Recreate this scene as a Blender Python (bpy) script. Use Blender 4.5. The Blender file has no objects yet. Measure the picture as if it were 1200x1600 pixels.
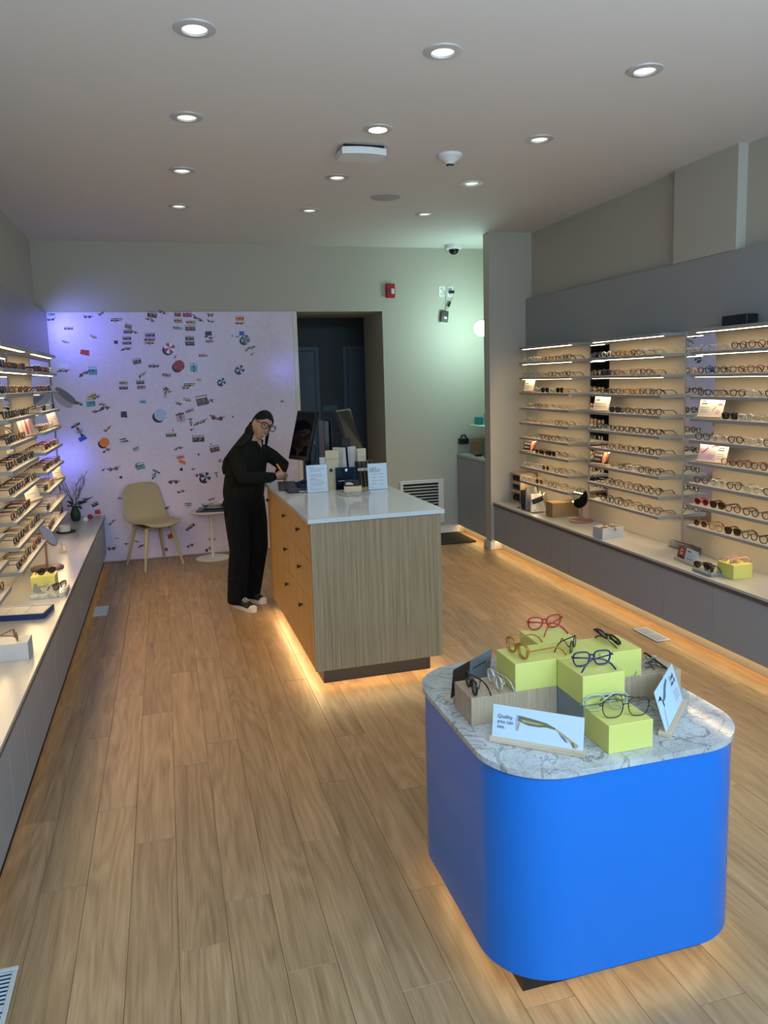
import bpy, bmesh, math, random
from mathutils import Vector, Matrix, Euler
rnd = random.Random(7)
PI = math.pi
S = bpy.context.scene
C = bpy.context.collection

# ------------------------------------------------------------------ camera
cd = bpy.data.cameras.new('camera'); cam = bpy.data.objects.new('camera', cd); C.objects.link(cam)
cd.sensor_fit = 'HORIZONTAL'; cd.sensor_width = 36.0
cd.lens = 1201.1 / 1200 * 36.0
cd.shift_y = -0.0395
cd.clip_start = 0.02
def _cam():
    yaw, pitch, roll = 0.27412, 0.13326, 0.02805
    cy, sy, cp, sp, cr, sr = math.cos(yaw), math.sin(yaw), math.cos(pitch), math.sin(pitch), math.cos(roll), math.sin(roll)
    fwd = Vector((sy * cp, cy * cp, -sp)); right = Vector((cy, -sy, 0)); down = fwd.cross(right)
    r = cr * right + sr * down; d = -sr * right + cr * down
    m = Matrix((r, -d, -fwd)).transposed().to_4x4()
    m.translation = Vector((0, 0, 1.85))
    return m
cam.matrix_world = _cam()
S.camera = cam

# ------------------------------------------------------------------ world, daylight, exposure
W = bpy.data.worlds.new('world'); S.world = W; W.use_nodes = True
bg = W.node_tree.nodes['Background']; bg.inputs[0].default_value = (0.62, 0.78, 1.0, 1); bg.inputs[1].default_value = 0.12
def area(name, loc, rot, sx, sy, power, color, spread=PI):
    l = bpy.data.lights.new(name, 'AREA'); l.shape = 'RECTANGLE'; l.size = sx; l.size_y = sy
    l.energy = power; l.color = color; l.spread = spread
    o = bpy.data.objects.new(name, l); C.objects.link(o); o.location = loc; o.rotation_euler = rot
    return o
# daylight that comes in through the shop window behind the camera
area('shopfront_daylight', (1.3, -0.92, 1.72), (math.radians(90), 0, 0), 4.5, 2.7, 31, (0.46, 0.73, 1.0))
# the sky seen through the top of the shop window
area('window_skylight', (1.3, -0.90, 2.75), (math.radians(28), 0, 0), 4.4, 0.6, 135, (0.44, 0.72, 1.0))
# daylight thrown up at the ceiling by the bright pavement outside
area('pavement_bounce', (1.3, -0.93, 0.75), (math.radians(145), 0, 0), 4.4, 0.7, 46, (0.80, 0.90, 1.0), math.radians(110))
S.view_settings.view_transform = 'Standard'; S.view_settings.look = 'None'
S.view_settings.gamma = 1.0; S.view_settings.use_curve_mapping = False
S.view_settings.exposure = 0.64
try:
    S.cycles.transparent_max_bounces = 24
except Exception:
    pass

# ------------------------------------------------------------------ materials
def mat(name, col, rough=0.5, metal=0.0, spec=0.5, coat=0.0, emit=None, es=0.0, trans=0.0, ior=1.45, alpha=1.0):
    m = bpy.data.materials.new(name); m.use_nodes = True
    b = m.node_tree.nodes['Principled BSDF']
    b.inputs['Base Color'].default_value = (*col, 1); b.inputs['Roughness'].default_value = rough
    b.inputs['Metallic'].default_value = metal; b.inputs['Specular IOR Level'].default_value = spec
    b.inputs['Coat Weight'].default_value = coat; b.inputs['IOR'].default_value = ior
    b.inputs['Transmission Weight'].default_value = trans; b.inputs['Alpha'].default_value = alpha
    if emit:
        b.inputs['Emission Color'].default_value = (*emit, 1); b.inputs['Emission Strength'].default_value = es
    return m
class NT:
    def __init__(s, m): s.t = m.node_tree; s.b = s.t.nodes['Principled BSDF']
    def n(s, ty, **kw):
        x = s.t.nodes.new(ty)
        for k, v in kw.items():
            if k.startswith('i_'): x.inputs[k[2:].replace('_', ' ')].default_value = v
            else: setattr(x, k, v)
        return x
    def l(s, a, b): s.t.links.new(a, b)
    def ramp(s, fac, stops):
        r = s.n('ShaderNodeValToRGB'); cr = r.color_ramp
        while len(cr.elements) < len(stops): cr.elements.new(0.5)
        for e, (p, c) in zip(cr.elements, stops): e.position = p; e.color = (*c, 1)
        s.l(fac, r.inputs[0]); return r.outputs[0]
    def mix(s, f, a, b, mode='MIX'):
        x = s.n('ShaderNodeMix', data_type='RGBA', blend_type=mode)
        for sock, v in ((x.inputs[0], f), (x.inputs[6], a), (x.inputs[7], b)):
            if hasattr(v, 'links') or hasattr(v, 'is_linked'): s.l(v, sock)
            elif isinstance(v, tuple): sock.default_value = (*v, 1)
            else: sock.default_value = v
        return x.outputs[2]
    def bump(s, h, st, d=0.002):
        x = s.n('ShaderNodeBump'); x.inputs['Strength'].default_value = st; x.inputs['Distance'].default_value = d
        s.l(h, x.inputs['Height']); s.l(x.outputs[0], s.b.inputs['Normal'])
def coords(t, scale=(1, 1, 1), rand=0.0, kind='Object'):
    tc = t.n('ShaderNodeTexCoord'); mp = t.n('ShaderNodeMapping'); mp.inputs['Scale'].default_value = scale
    v = tc.outputs[kind]
    if rand:
        oi = t.n('ShaderNodeObjectInfo'); vm = t.n('ShaderNodeVectorMath', operation='ADD')
        sc = t.n('ShaderNodeVectorMath', operation='SCALE'); sc.inputs[3].default_value = rand
        cb = t.n('ShaderNodeCombineXYZ')
        t.l(oi.outputs['Random'], cb.inputs[0]); t.l(oi.outputs['Random'], cb.inputs[1])
        m2 = t.n('ShaderNodeMath', operation='MULTIPLY'); m2.inputs[1].default_value = 3.7
        t.l(oi.outputs['Random'], m2.inputs[0]); t.l(m2.outputs[0], cb.inputs[2])
        t.l(cb.outputs[0], sc.inputs[0]); t.l(v, vm.inputs[0]); t.l(sc.outputs[0], vm.inputs[1]); v = vm.outputs[0]
    t.l(v, mp.inputs[0]); return mp.outputs[0]
def noise(t, vec, scale, detail=4, rough=0.5, dist=0.0):
    x = t.n('ShaderNodeTexNoise'); x.inputs['Scale'].default_value = scale; x.inputs['Detail'].default_value = detail
    x.inputs['Roughness'].default_value = rough; x.inputs['Distortion'].default_value = dist
    t.l(vec, x.inputs['Vector']); return x.outputs['Fac']

def wood(name, stops, scale, rand, rough=0.42, ringscale=3.0, dist=1.2, bump=0.08, tone=0.25, spec=0.5, fw=0.45):
    m = mat(name, stops[1][1], rough, spec=spec); t = NT(m)
    v = coords(t, scale, rand)
    big = noise(t, v, 1.6, 5, 0.55, dist)
    w = t.n('ShaderNodeTexWave', wave_type='RINGS', rings_direction='Z'); w.inputs['Scale'].default_value = ringscale
    w.inputs['Distortion'].default_value = 5.0; w.inputs['Detail'].default_value = 3.0; w.inputs['Detail Scale'].default_value = 1.2
    t.l(v, w.inputs['Vector'])
    fine = noise(t, v, 14, 6, 0.7)
    a = t.n('ShaderNodeMath', operation='MULTIPLY_ADD'); a.inputs[1].default_value = 0.35 if fw > .4 else .30
    t.l(w.outputs['Fac'], a.inputs[0]); t.l(big, a.inputs[2])
    b = t.n('ShaderNodeMath', operation='MULTIPLY_ADD'); b.inputs[1].default_value = fw
    t.l(fine, b.inputs[0]); t.l(a.outputs[0], b.inputs[2])
    c = t.n('ShaderNodeMath', operation='MULTIPLY'); c.inputs[1].default_value = 0.55 if fw > .4 else .66; t.l(b.outputs[0], c.inputs[0])
    col = t.ramp(c.outputs[0], stops)
    if tone:
        oi = t.n('ShaderNodeObjectInfo'); mr = t.n('ShaderNodeMapRange')
        mr.inputs[3].default_value = 1 - tone; mr.inputs[4].default_value = 1 + tone * 0.6
        t.l(oi.outputs['Random'], mr.inputs[0])
        sc = t.n('ShaderNodeVectorMath', operation='SCALE'); t.l(col, sc.inputs[0]); t.l(mr.outputs[0], sc.inputs[3]); col = sc.outputs[0]
    t.l(col, t.b.inputs['Base Color']); t.bump(fine, bump, 0.001)
    return m

M = {}
def plank_mat():
    m = mat('oak_vinyl_plank', (.36, .23, .12), 0.36); t = NT(m)
    v = coords(t, (5.5, .62, 5.5), 41.0); n = noise(t, v, 1.0, 2.0, 0.45, 0.25)
    a = t.n('ShaderNodeMath', operation='MULTIPLY'); a.inputs[1].default_value = 75.0; t.l(n, a.inputs[0])
    s_ = t.n('ShaderNodeMath', operation='SINE'); t.l(a.outputs[0], s_.inputs[0])
    v2 = coords(t, (150, 4.0, 150), 17.0); g = noise(t, v2, 1.0, 5, 0.7, .3)
    v3 = coords(t, (26, 1.6, 26), 29.0); g3 = noise(t, v3, 1.0, 4, 0.6, .4)
    b = t.n('ShaderNodeMath', operation='MULTIPLY_ADD'); b.inputs[1].default_value = 0.058; t.l(s_.outputs[0], b.inputs[0])
    c = t.n('ShaderNodeMath', operation='MULTIPLY_ADD'); c.inputs[1].default_value = 0.55; t.l(g, c.inputs[0])
    d = t.n('ShaderNodeMath', operation='MULTIPLY'); d.inputs[1].default_value = 0.45; t.l(g3, d.inputs[0])
    t.l(d.outputs[0], c.inputs[2]); t.l(c.outputs[0], b.inputs[2])
    col = t.ramp(b.outputs[0], [(0.26, (0.170, 0.098, 0.048)), (0.44, (0.285, 0.174, 0.088)), (0.57, (0.350, 0.220, 0.114)), (0.78, (0.46, 0.31, 0.178))])
    oi = t.n('ShaderNodeObjectInfo'); mr = t.n('ShaderNodeMapRange'); mr.inputs[3].default_value = .90; mr.inputs[4].default_value = 1.08; t.l(oi.outputs['Random'], mr.inputs[0])
    sc = t.n('ShaderNodeVectorMath', operation='SCALE'); t.l(col, sc.inputs[0]); t.l(mr.outputs[0], sc.inputs[3])
    t.l(sc.outputs[0], t.b.inputs['Base Color']); t.bump(g, 0.07, 0.0008)
    rr = t.n('ShaderNodeMapRange'); rr.inputs[3].default_value = .46; rr.inputs[4].default_value = .30; t.l(g3, rr.inputs[0]); t.l(rr.outputs[0], t.b.inputs['Roughness'])
    return m
M['floor'] = plank_mat()
M['floor_gap'] = mat('dark_joint', (0.03, 0.02, 0.015), 0.9)
M['ash'] = wood('light_ash', [(0.2, (0.36, 0.24, 0.14)), (0.5, (0.52, 0.38, 0.24)), (0.8, (0.60, 0.46, 0.31))], (14, 14, 1.2), 9.0, rough=0.5, tone=0.05)
M['signwood'] = wood('sign_base_ash', [(0.2, (0.40, 0.27, 0.16)), (0.5, (0.56, 0.42, 0.28)), (0.8, (0.64, 0.50, 0.35))], (2, 22, 22), 9.0, rough=0.5, tone=0.08)
def stripes(name, c0, c1, c2, sc):
    m = mat(name, c1, 0.5); t = NT(m); v = coords(t, sc)
    n1 = noise(t, v, 1.0, 6, 0.75); n2 = noise(t, v, 3.1, 3, 0.6)
    a = t.n('ShaderNodeMath', operation='MULTIPLY_ADD'); a.inputs[1].default_value = 0.5; t.l(n2, a.inputs[0]); t.l(n1, a.inputs[2])
    col = t.ramp(a.outputs[0], [(0.5, c0), (0.72, c1), (0.95, c2)]); t.l(col, t.b.inputs['Base Color']); t.bump(a.outputs[0], 0.05, 0.001)
    return m
M['island_front'] = stripes('grey_brown_veneer', (0.195, 0.128, 0.068), (0.290, 0.200, 0.108), (0.385, 0.280, 0.162), (60, 60, 1.1))
M['island_side'] = stripes('honey_oak_veneer', (0.34, 0.185, 0.065), (0.46, 0.265, 0.10), (0.55, 0.34, 0.145), (40, 26, 1.3))
M['block_wood'] = stripes('block_veneer', (0.27, 0.180, 0.105), (0.39, 0.275, 0.175), (0.49, 0.365, 0.25), (150, 150, 3))
M['plinth'] = mat('black_plinth', (0.012, 0.012, 0.013), 0.45)
M['quartz'] = mat('white_quartz', (0.60, 0.62, 0.62), 0.09, spec=0.6)
M['paint'] = mat('warm_grey_wall_paint', (0.43, 0.40, 0.33), 0.85)
M['ceil'] = mat('ceiling_paint', (0.66, 0.625, 0.59), 0.9)
for k in ('paint', 'ceil'):
    t = NT(M[k]); t.bump(noise(t, coords(t), 260, 3), 0.06, 0.0006)
M['grey_panel'] = mat('grey_laminate', (0.285, 0.285, 0.285), 0.42)
M['grey_cab'] = mat('grey_cabinet_laminate', (0.29, 0.295, 0.31), 0.38)
M['grey_shelf'] = mat('grey_shelf_laminate', (0.27, 0.265, 0.26), 0.42)
M['counter_top'] = mat('pale_grey_worktop', (0.42, 0.41, 0.385), 0.24)
M['counter_edge'] = mat('slate_edge', (0.085, 0.080, 0.080), 0.45)
M['back_cream'] = mat('greige_backing', (0.42, 0.385, 0.32), 0.6)
M['mirror'] = mat('mirror_glass', (0.80, 0.84, 0.84), 0.015, metal=1.0)
M['white_trim'] = mat('white_trim', (0.62, 0.61, 0.58), 0.5)
M['cream_trim'] = mat('cream_trim', (0.60, 0.55, 0.45), 0.5)
M['white'] = mat('white_plastic', (0.72, 0.72, 0.70), 0.4)
M['led'] = mat('warm_led', (1, 0.9, 0.7), 0.5, emit=(1.0, 0.72, 0.39), es=14)
M['toe_led'] = mat('amber_toe_led', (1, 0.8, 0.5), 0.5, emit=(1.0, 0.63, 0.23), es=10.5)
M['toe_led_dim'] = mat('dim_amber_toe_led', (1, 0.8, 0.5), 0.5, emit=(1.0, 0.52, 0.14), es=0.6)
M['toe_white'] = mat('warm_under_light', (1, 0.9, 0.7), 0.5, emit=(1.0, 0.72, 0.34), es=16.0)
M['box_slate'] = mat('slate_grey_block', (0.19, 0.215, 0.225), 0.45)
M['terrazzo'] = mat('speckled_stone', (0.4, 0.39, 0.36), 0.3)
M['down'] = mat('downlight_lens', (1, 1, 0.9), 0.5, emit=(0.93, 1.0, 0.84), es=0.56)
M['down_hot'] = mat('downlight_lens_bright', (1, 1, 1), 0.5, emit=(1.0, 0.95, 0.9), es=9)
M['globe'] = mat('globe_glass', (1, 1, 1), 0.3, emit=(0.60, 1.0, 0.94), es=62)
M['brushed'] = mat('brushed_ring', (0.50, 0.47, 0.46), 0.45, metal=0.1)
M['black'] = mat('black_plastic', (0.010, 0.010, 0.011), 0.32)
M['black_matte'] = mat('black_matte', (0.014, 0.014, 0.015), 0.7)
M['screen'] = mat('monitor_glass', (0.004, 0.004, 0.005), 0.04, spec=0.6)
M['blue'] = mat('cobalt_gloss', (0.003, 0.145, 0.56), 0.12, coat=0.12, spec=0.5)
M['navy'] = mat('navy_tray', (0.012, 0.030, 0.12), 0.45)
M['yellow'] = mat('lime_yellow_lacquer', (0.60, 0.56, 0.145), 0.42)
M['red'] = mat('alarm_red', (0.35, 0.010, 0.015), 0.4)
M['shell'] = mat('beige_chair_plastic', (0.40, 0.325, 0.215), 0.55)
M['tray_grey'] = mat('pale_tray', (0.48, 0.47, 0.44), 0.5)
M['box_grey'] = mat('grey_card_box', (0.42, 0.43, 0.44), 0.5)
M['kraft'] = mat('kraft_card', (0.26, 0.165, 0.075), 0.75)
M['pink_metal'] = mat('dusty_pink_metal', (0.30, 0.155, 0.125), 0.4, metal=0.2)
M['paper'] = mat('white_paper', (0.50, 0.575, 0.635), 0.55)
M['paper_cream'] = mat('cream_card', (0.74, 0.66, 0.55), 0.55)
M['ink'] = mat('navy_ink', (0.02, 0.035, 0.07), 0.6)
M['greek'] = mat('grey_ink', (0.30, 0.34, 0.40), 0.6)
M['teal'] = mat('teal_plastic', (0.010, 0.20, 0.20), 0.35)
M['green_leaf'] = mat('dark_leaf', (0.012, 0.035, 0.018), 0.5)
M['twig'] = mat('dry_twig', (0.07, 0.045, 0.035), 0.8)
M['mat_dark'] = mat('charcoal_mat', (0.020, 0.020, 0.018), 0.95)
M['skin'] = mat('skin', (0.44, 0.235, 0.145), 0.5)
M['hair'] = mat('black_hair', (0.006, 0.005, 0.005), 0.62, spec=0.25)
M['sweater'] = mat('black_green_knit', (0.0100, 0.0100, 0.0070), 0.95, spec=0.2)
M['jeans'] = mat('black_denim', (0.0055, 0.0060, 0.0075), 0.9, spec=0.2)
M['lip'] = mat('lip', (0.36, 0.10, 0.09), 0.5)
M['teeth'] = mat('teeth', (0.58, 0.54, 0.48), 0.4)
M['orange'] = mat('orange_pen', (0.80, 0.24, 0.01), 0.4)
M['rubber'] = mat('white_rubber', (0.62, 0.58, 0.50), 0.6)
M['louver'] = mat('grey_louver', (0.38, 0.42, 0.45), 0.5)
M['duct'] = mat('duct_dark', (0.01, 0.012, 0.014), 0.9)
M['corr'] = mat('corridor_paint', (0.10, 0.105, 0.105), 0.85)
M['corr_door'] = mat('corridor_door_paint', (0.15, 0.175, 0.20), 0.6)
M['brass'] = mat('dark_bronze_knob', (0.05, 0.035, 0.025), 0.35, metal=0.7)
M['acrylic'] = None
def clear(name, tint, gloss=0.08, rough=0.03, glosscol=(1, 1, 1)):
    m = bpy.data.materials.new(name); m.use_nodes = True; t = m.node_tree; t.nodes.clear()
    o = t.nodes.new('ShaderNodeOutputMaterial'); a = t.nodes.new('ShaderNodeBsdfTransparent'); a.inputs[0].default_value = (*tint, 1)
    g = t.nodes.new('ShaderNodeBsdfGlossy'); g.inputs['Roughness'].default_value = rough; g.inputs[0].default_value = (*glosscol, 1)
    f = t.nodes.new('ShaderNodeFresnel'); f.inputs[0].default_value = 1.45
    mu = t.nodes.new('ShaderNodeMath'); mu.operation = 'MULTIPLY_ADD'; mu.inputs[1].default_value = 0.8; mu.inputs[2].default_value = gloss * 0.3
    x = t.nodes.new('ShaderNodeMixShader'); t.links.new(f.outputs[0], mu.inputs[0]); t.links.new(mu.outputs[0], x.inputs[0])
    t.links.new(a.outputs[0], x.inputs[1]); t.links.new(g.outputs[0], x.inputs[2]); t.links.new(x.outputs[0], o.inputs[0]); return m
M['acrylic'] = clear('clear_acrylic', (0.93, 0.95, 0.95))
M['lens'] = clear('clear_lens', (0.96, 0.96, 0.96))
M['lens_dark'] = clear('dark_lens', (0.035, 0.03, 0.03), 0.2)
M['lens_brown'] = clear('brown_lens', (0.16, 0.07, 0.02), 0.2)
M['lens_grey'] = clear('grey_lens', (0.30, 0.30, 0.30), 0.12)
M['smoke_film'] = clear('blue_film', (0.18, 0.30, 0.42), 0.02, 0.45, (.3, .4, .5))
FR = {  # frame colours
 'black': mat('frame_black', (0.010, 0.010, 0.011), 0.22), 'tort': mat('frame_tortoise', (0.13, 0.052, 0.016), 0.22),
 'gold': mat('frame_gold', (0.55, 0.36, 0.14), 0.25, metal=0.85), 'silver': mat('frame_silver', (0.50, 0.49, 0.47), 0.25, metal=0.85),
 'crystal': mat('frame_crystal', (0.80, 0.76, 0.68), 0.12, trans=0.55), 'amber': mat('frame_amber', (0.42, 0.17, 0.012), 0.15, trans=0.15),
 'red': mat('frame_red', (0.36, 0.012, 0.016), 0.2), 'navy': mat('frame_navy', (0.012, 0.020, 0.085), 0.2),
 'white': mat('frame_white', (0.72, 0.68, 0.60), 0.3), 'burgundy': mat('frame_burgundy', (0.11, 0.015, 0.014), 0.22),
 'pink': mat('frame_pink', (0.66, 0.36, 0.29), 0.2, trans=0.25), 'sage': mat('frame_sage', (0.55, 0.62, 0.52), 0.12, trans=0.45),
 'olive': mat('frame_olive', (0.09, 0.075, 0.03), 0.22), 'brown': mat('frame_brown', (0.16, 0.085, 0.045), 0.25)}
t = NT(FR['tort']); cc = t.ramp(noise(t, coords(t), 70, 2), [(0.4, (0.02, 0.010, 0.006)), (0.62, (0.24, 0.10, 0.03))]); t.l(cc, t.b.inputs['Base Color'])
# marble
M['marble'] = mat('blue_grey_marble', (0.5, 0.5, 0.5), 0.07, spec=0.6)
t = NT(M['marble']); v = coords(t)
n1 = noise(t, v, 5.5, 8, 0.62, 1.3); n2 = noise(t, v, 13, 8, 0.65, 2.0)
def vein(t, f, w):
    a = t.n('ShaderNodeMath', operation='SUBTRACT'); a.inputs[1].default_value = 0.5; t.l(f, a.inputs[0])
    b = t.n('ShaderNodeMath', operation='ABSOLUTE'); t.l(a.outputs[0], b.inputs[0])
    r = t.n('ShaderNodeMapRange'); r.inputs[1].default_value = 0; r.inputs[2].default_value = w; t.l(b.outputs[0], r.inputs[0]); return r.outputs[0]
c0 = t.ramp(noise(t, v, 3.2, 6, 0.6, 0.6), [(0.3, (0.36, 0.35, 0.34)), (0.5, (0.47, 0.46, 0.45)), (0.72, (0.60, 0.60, 0.60))])
c1 = t.mix(vein(t, n1, 0.022), (0.17, 0.165, 0.165), c0); c2 = t.mix(vein(t, n2, 0.022), (0.27, 0.27, 0.27), c1)
t.l(c2, t.b.inputs['Base Color'])
t = NT(M['terrazzo']); t.l(t.ramp(noise(t, coords(t), 120, 2), [(0.42, (0.12, 0.11, 0.09)), (0.55, (0.50, 0.48, 0.44))]), t.b.inputs['Base Color'])
# mural sand
M['sand'] = mat('printed_sand', (0.55, 0.47, 0.50), 0.45)
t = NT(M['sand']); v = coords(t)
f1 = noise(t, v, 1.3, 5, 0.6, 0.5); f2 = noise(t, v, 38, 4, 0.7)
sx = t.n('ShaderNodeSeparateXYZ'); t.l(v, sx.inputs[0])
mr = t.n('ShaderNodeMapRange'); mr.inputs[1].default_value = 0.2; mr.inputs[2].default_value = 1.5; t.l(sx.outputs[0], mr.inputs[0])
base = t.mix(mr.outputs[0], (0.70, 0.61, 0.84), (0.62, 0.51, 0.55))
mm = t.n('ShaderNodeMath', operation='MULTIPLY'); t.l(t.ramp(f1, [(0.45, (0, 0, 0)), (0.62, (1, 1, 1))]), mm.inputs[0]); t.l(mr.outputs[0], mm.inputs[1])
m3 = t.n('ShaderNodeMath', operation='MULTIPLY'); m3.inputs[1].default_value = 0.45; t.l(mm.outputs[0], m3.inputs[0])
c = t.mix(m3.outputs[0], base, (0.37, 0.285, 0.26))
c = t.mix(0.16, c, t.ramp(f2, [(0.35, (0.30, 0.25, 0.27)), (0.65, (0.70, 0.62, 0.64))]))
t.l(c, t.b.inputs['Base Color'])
# woven denim / knit relief
for k, s in (('sweater', 900), ('jeans', 1200)):
    t = NT(M[k]); f_ = noise(t, coords(t, (1, 1, .45)), 11, 3, .5, 1.5); g_ = noise(t, coords(t), s / 6, 3)
    a_ = t.n('ShaderNodeMath', operation='MULTIPLY_ADD'); a_.inputs[1].default_value = .04; t.l(g_, a_.inputs[0]); t.l(f_, a_.inputs[2]); t.bump(a_.outputs[0], 0.9, 0.035)

# ------------------------------------------------------------------ mesh helpers
class MB:
    def __init__(s): s.v = []; s.f = []; s.mi = []; s.m = 0
    def add(s, vs, fs):
        o = len(s.v); s.v += [tuple(p) for p in vs]; s.f += [tuple(i + o for i in f) for f in fs]; s.mi += [s.m] * len(fs); return s
    def box(s, x0, x1, y0, y1, z0, z1, bev=0.0):
        if bev > 0:
            b = min(bev, (x1 - x0) * .45, (y1 - y0) * .45, (z1 - z0) * .45)
            bm = bmesh.new(); bmesh.ops.create_cube(bm, size=1)
            for q in bm.verts: q.co = Vector(((x0 + x1) / 2 + q.co.x * (x1 - x0), (y0 + y1) / 2 + q.co.y * (y1 - y0), (z0 + z1) / 2 + q.co.z * (z1 - z0)))
            bmesh.ops.bevel(bm, geom=bm.edges[:], offset=b, segments=1, affect='EDGES')
            bm.verts.index_update(); s.add([q.co for q in bm.verts], [[q.index for q in f.verts] for f in bm.faces]); bm.free(); return s
        vs = [(x, y, z) for z in (z0, z1) for y in (y0, y1) for x in (x0, x1)]
        return s.add(vs, [(0, 2, 3, 1), (4, 5, 7, 6), (0, 1, 5, 4), (2, 6, 7, 3), (0, 4, 6, 2), (1, 3, 7, 5)])
    def obox(s, c, ax, ay, az, hx, hy, hz):
        c = Vector(c); ax, ay, az = Vector(ax).normalized(), Vector(ay).normalized(), Vector(az).normalized()
        vs = [c + ax * (sx * hx) + ay * (sy * hy) + az * (sz * hz) for sz in (-1, 1) for sy in (-1, 1) for sx in (-1, 1)]
        return s.add(vs, [(0, 2, 3, 1), (4, 5, 7, 6), (0, 1, 5, 4), (2, 6, 7, 3), (0, 4, 6, 2), (1, 3, 7, 5)])
    def prism(s, poly, z0, z1):
        n = len(poly); vs = [(x, y, z0) for x, y in poly] + [(x, y, z1) for x, y in poly]
        return s.add(vs, [tuple(range(n))[::-1], tuple(range(n, 2 * n))] + [(i, (i + 1) % n, n + (i + 1) % n, n + i) for i in range(n)])
    def lathe(s, prof, c=(0, 0, 0), n=24, sx=1.0, sy=1.0, caps=True):
        vs = []; fs = []
        for r, z in prof:
            for k in range(n):
                a = 2 * PI * k / n; vs.append((c[0] + r * sx * math.cos(a), c[1] + r * sy * math.sin(a), c[2] + z))
        for i in range(len(prof) - 1):
            for k in range(n):
                a, b = i * n + k, i * n + (k + 1) % n; fs.append((a, b, b + n, a + n))
        if caps: fs.append(tuple(range(n))[::-1]); fs.append(tuple(range((len(prof) - 1) * n, len(prof) * n)))
        return s.add(vs, fs)
    def tube(s, path, r, n=8, closed=False, flat=1.0):
        P = [Vector(p) for p in path]; N = len(P); vs = []; fs = []
        rs = r if isinstance(r, (list, tuple)) else [r] * N
        pu = None
        for i in range(N):
            d = (P[(i + 1) % N] - P[i - 1]) if closed else (P[min(i + 1, N - 1)] - P[max(i - 1, 0)])
            d.normalize()
            u = Vector((0, 0, 1)) if pu is None else pu
            u = u - d * u.dot(d)
            if u.length < 1e-4: u = Vector((0, 1, 0)) - d * d.y
            u.normalize(); pu = u; w = d.cross(u)
            for k in range(n):
                a = 2 * PI * (k + .5) / n; vs.append(P[i] + u * (rs[i] * math.cos(a)) + w * (rs[i] * flat * math.sin(a)))
        R = N if closed else N - 1
        for i in range(R):
            for k in range(n):
                a, b = i * n + k, i * n + (k + 1) % n; c2, d2 = ((i + 1) % N) * n + k, ((i + 1) % N) * n + (k + 1) % n
                fs.append((a, b, d2, c2))
        if not closed: fs.append(tuple(range(n))[::-1]); fs.append(tuple(range((N - 1) * n, N * n)))
        return s.add(vs, fs)
    def loft(s, secs, n=20):
        """secs: (centre, u-axis, v-axis, half u, half v)"""
        vs = []; fs = []
        for c, u, w, a, b in secs:
            c, u, w = Vector(c), Vector(u).normalized(), Vector(w).normalized()
            for k in range(n):
                q = 2 * PI * k / n; vs.append(c + u * (a * math.cos(q)) + w * (b * math.sin(q)))
        for i in range(len(secs) - 1):
            for k in range(n):
                a, b = i * n + k, i * n + (k + 1) % n; fs.append((a, b, b + n, a + n))
        fs.append(tuple(range(n))[::-1]); fs.append(tuple(range((len(secs) - 1) * n, len(secs) * n)))
        return s.add(vs, fs)
    def sphere(s, c, rx, ry=None, rz=None, nu=16, nv=10):
        ry = ry or rx; rz = rz or rx; vs = [(c[0], c[1], c[2] - rz)]; fs = []
        for j in range(1, nv):
            t = PI * j / nv - PI / 2
            for k in range(nu):
                a = 2 * PI * k / nu; vs.append((c[0] + rx * math.cos(t) * math.cos(a), c[1] + ry * math.cos(t) * math.sin(a), c[2] + rz * math.sin(t)))
        vs.append((c[0], c[1], c[2] + rz)); L = len(vs) - 1
        for k in range(nu): fs.append((0, 1 + (k + 1) % nu, 1 + k)); fs.append((L, L - nu + k, L - nu + (k + 1) % nu))
        for j in range(nv - 2):
            for k in range(nu):
                a, b = 1 + j * nu + k, 1 + j * nu + (k + 1) % nu; fs.append((a, b, b + nu, a + nu))
        return s.add(vs, fs)
    def mesh(s, name, mats, smooth=False, angle=None):
        me = bpy.data.meshes.new(name); me.from_pydata(s.v, [], s.f)
        for m in (mats if isinstance(mats, (list, tuple)) else [mats]): me.materials.append(m)
        for p, i in zip(me.polygons, s.mi): p.material_index = i; p.use_smooth = smooth
        me.update()
        bm = bmesh.new(); bm.from_mesh(me); bmesh.ops.recalc_face_normals(bm, faces=bm.faces[:]); bm.to_mesh(me); bm.free()
        if smooth and angle is not None:
            try: me.set_sharp_from_angle(angle=math.radians(angle))
            except Exception: pass
        return me
    def build(s, name, mats, parent=None, smooth=False, angle=35, world=True):
        """vertices in world coordinates are moved into the parent's frame when world=True"""
        if parent is not None and world:
            inv = wm(parent).inverted(); s.v = [tuple(inv @ Vector(p)) for p in s.v]
        return link(name, s.mesh(name, mats, smooth, angle), parent)
def wm(o):
    m = Matrix.Translation(o.location) @ o.rotation_euler.to_matrix().to_4x4() @ Matrix.Diagonal((*o.scale, 1))
    return wm(o.parent) @ m if o.parent else m
def link(name, me, parent=None, loc=(0, 0, 0), rot=(0, 0, 0)):
    o = bpy.data.objects.new(name, me); C.objects.link(o); o.parent = parent; o.location = loc; o.rotation_euler = rot; return o
def tag(o, label, cat, group=None, kind=None):
    if label: o['label'] = label
    if cat: o['category'] = cat
    if group: o['group'] = group
    if kind: o['kind'] = kind
    return o
def thing(name, label, cat, loc=(0, 0, 0), rz=0.0, group=None):
    o = bpy.data.objects.new(name, None); C.objects.link(o); o.location = loc; o.rotation_euler = (0, 0, rz); o.empty_display_size = .05
    return tag(o, label, cat, group)
def struct(name, mb, m, parent=None, **k):
    o = mb.build(name, m, parent, **k)
    if parent is None: o['kind'] = 'structure'
    return o
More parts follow.
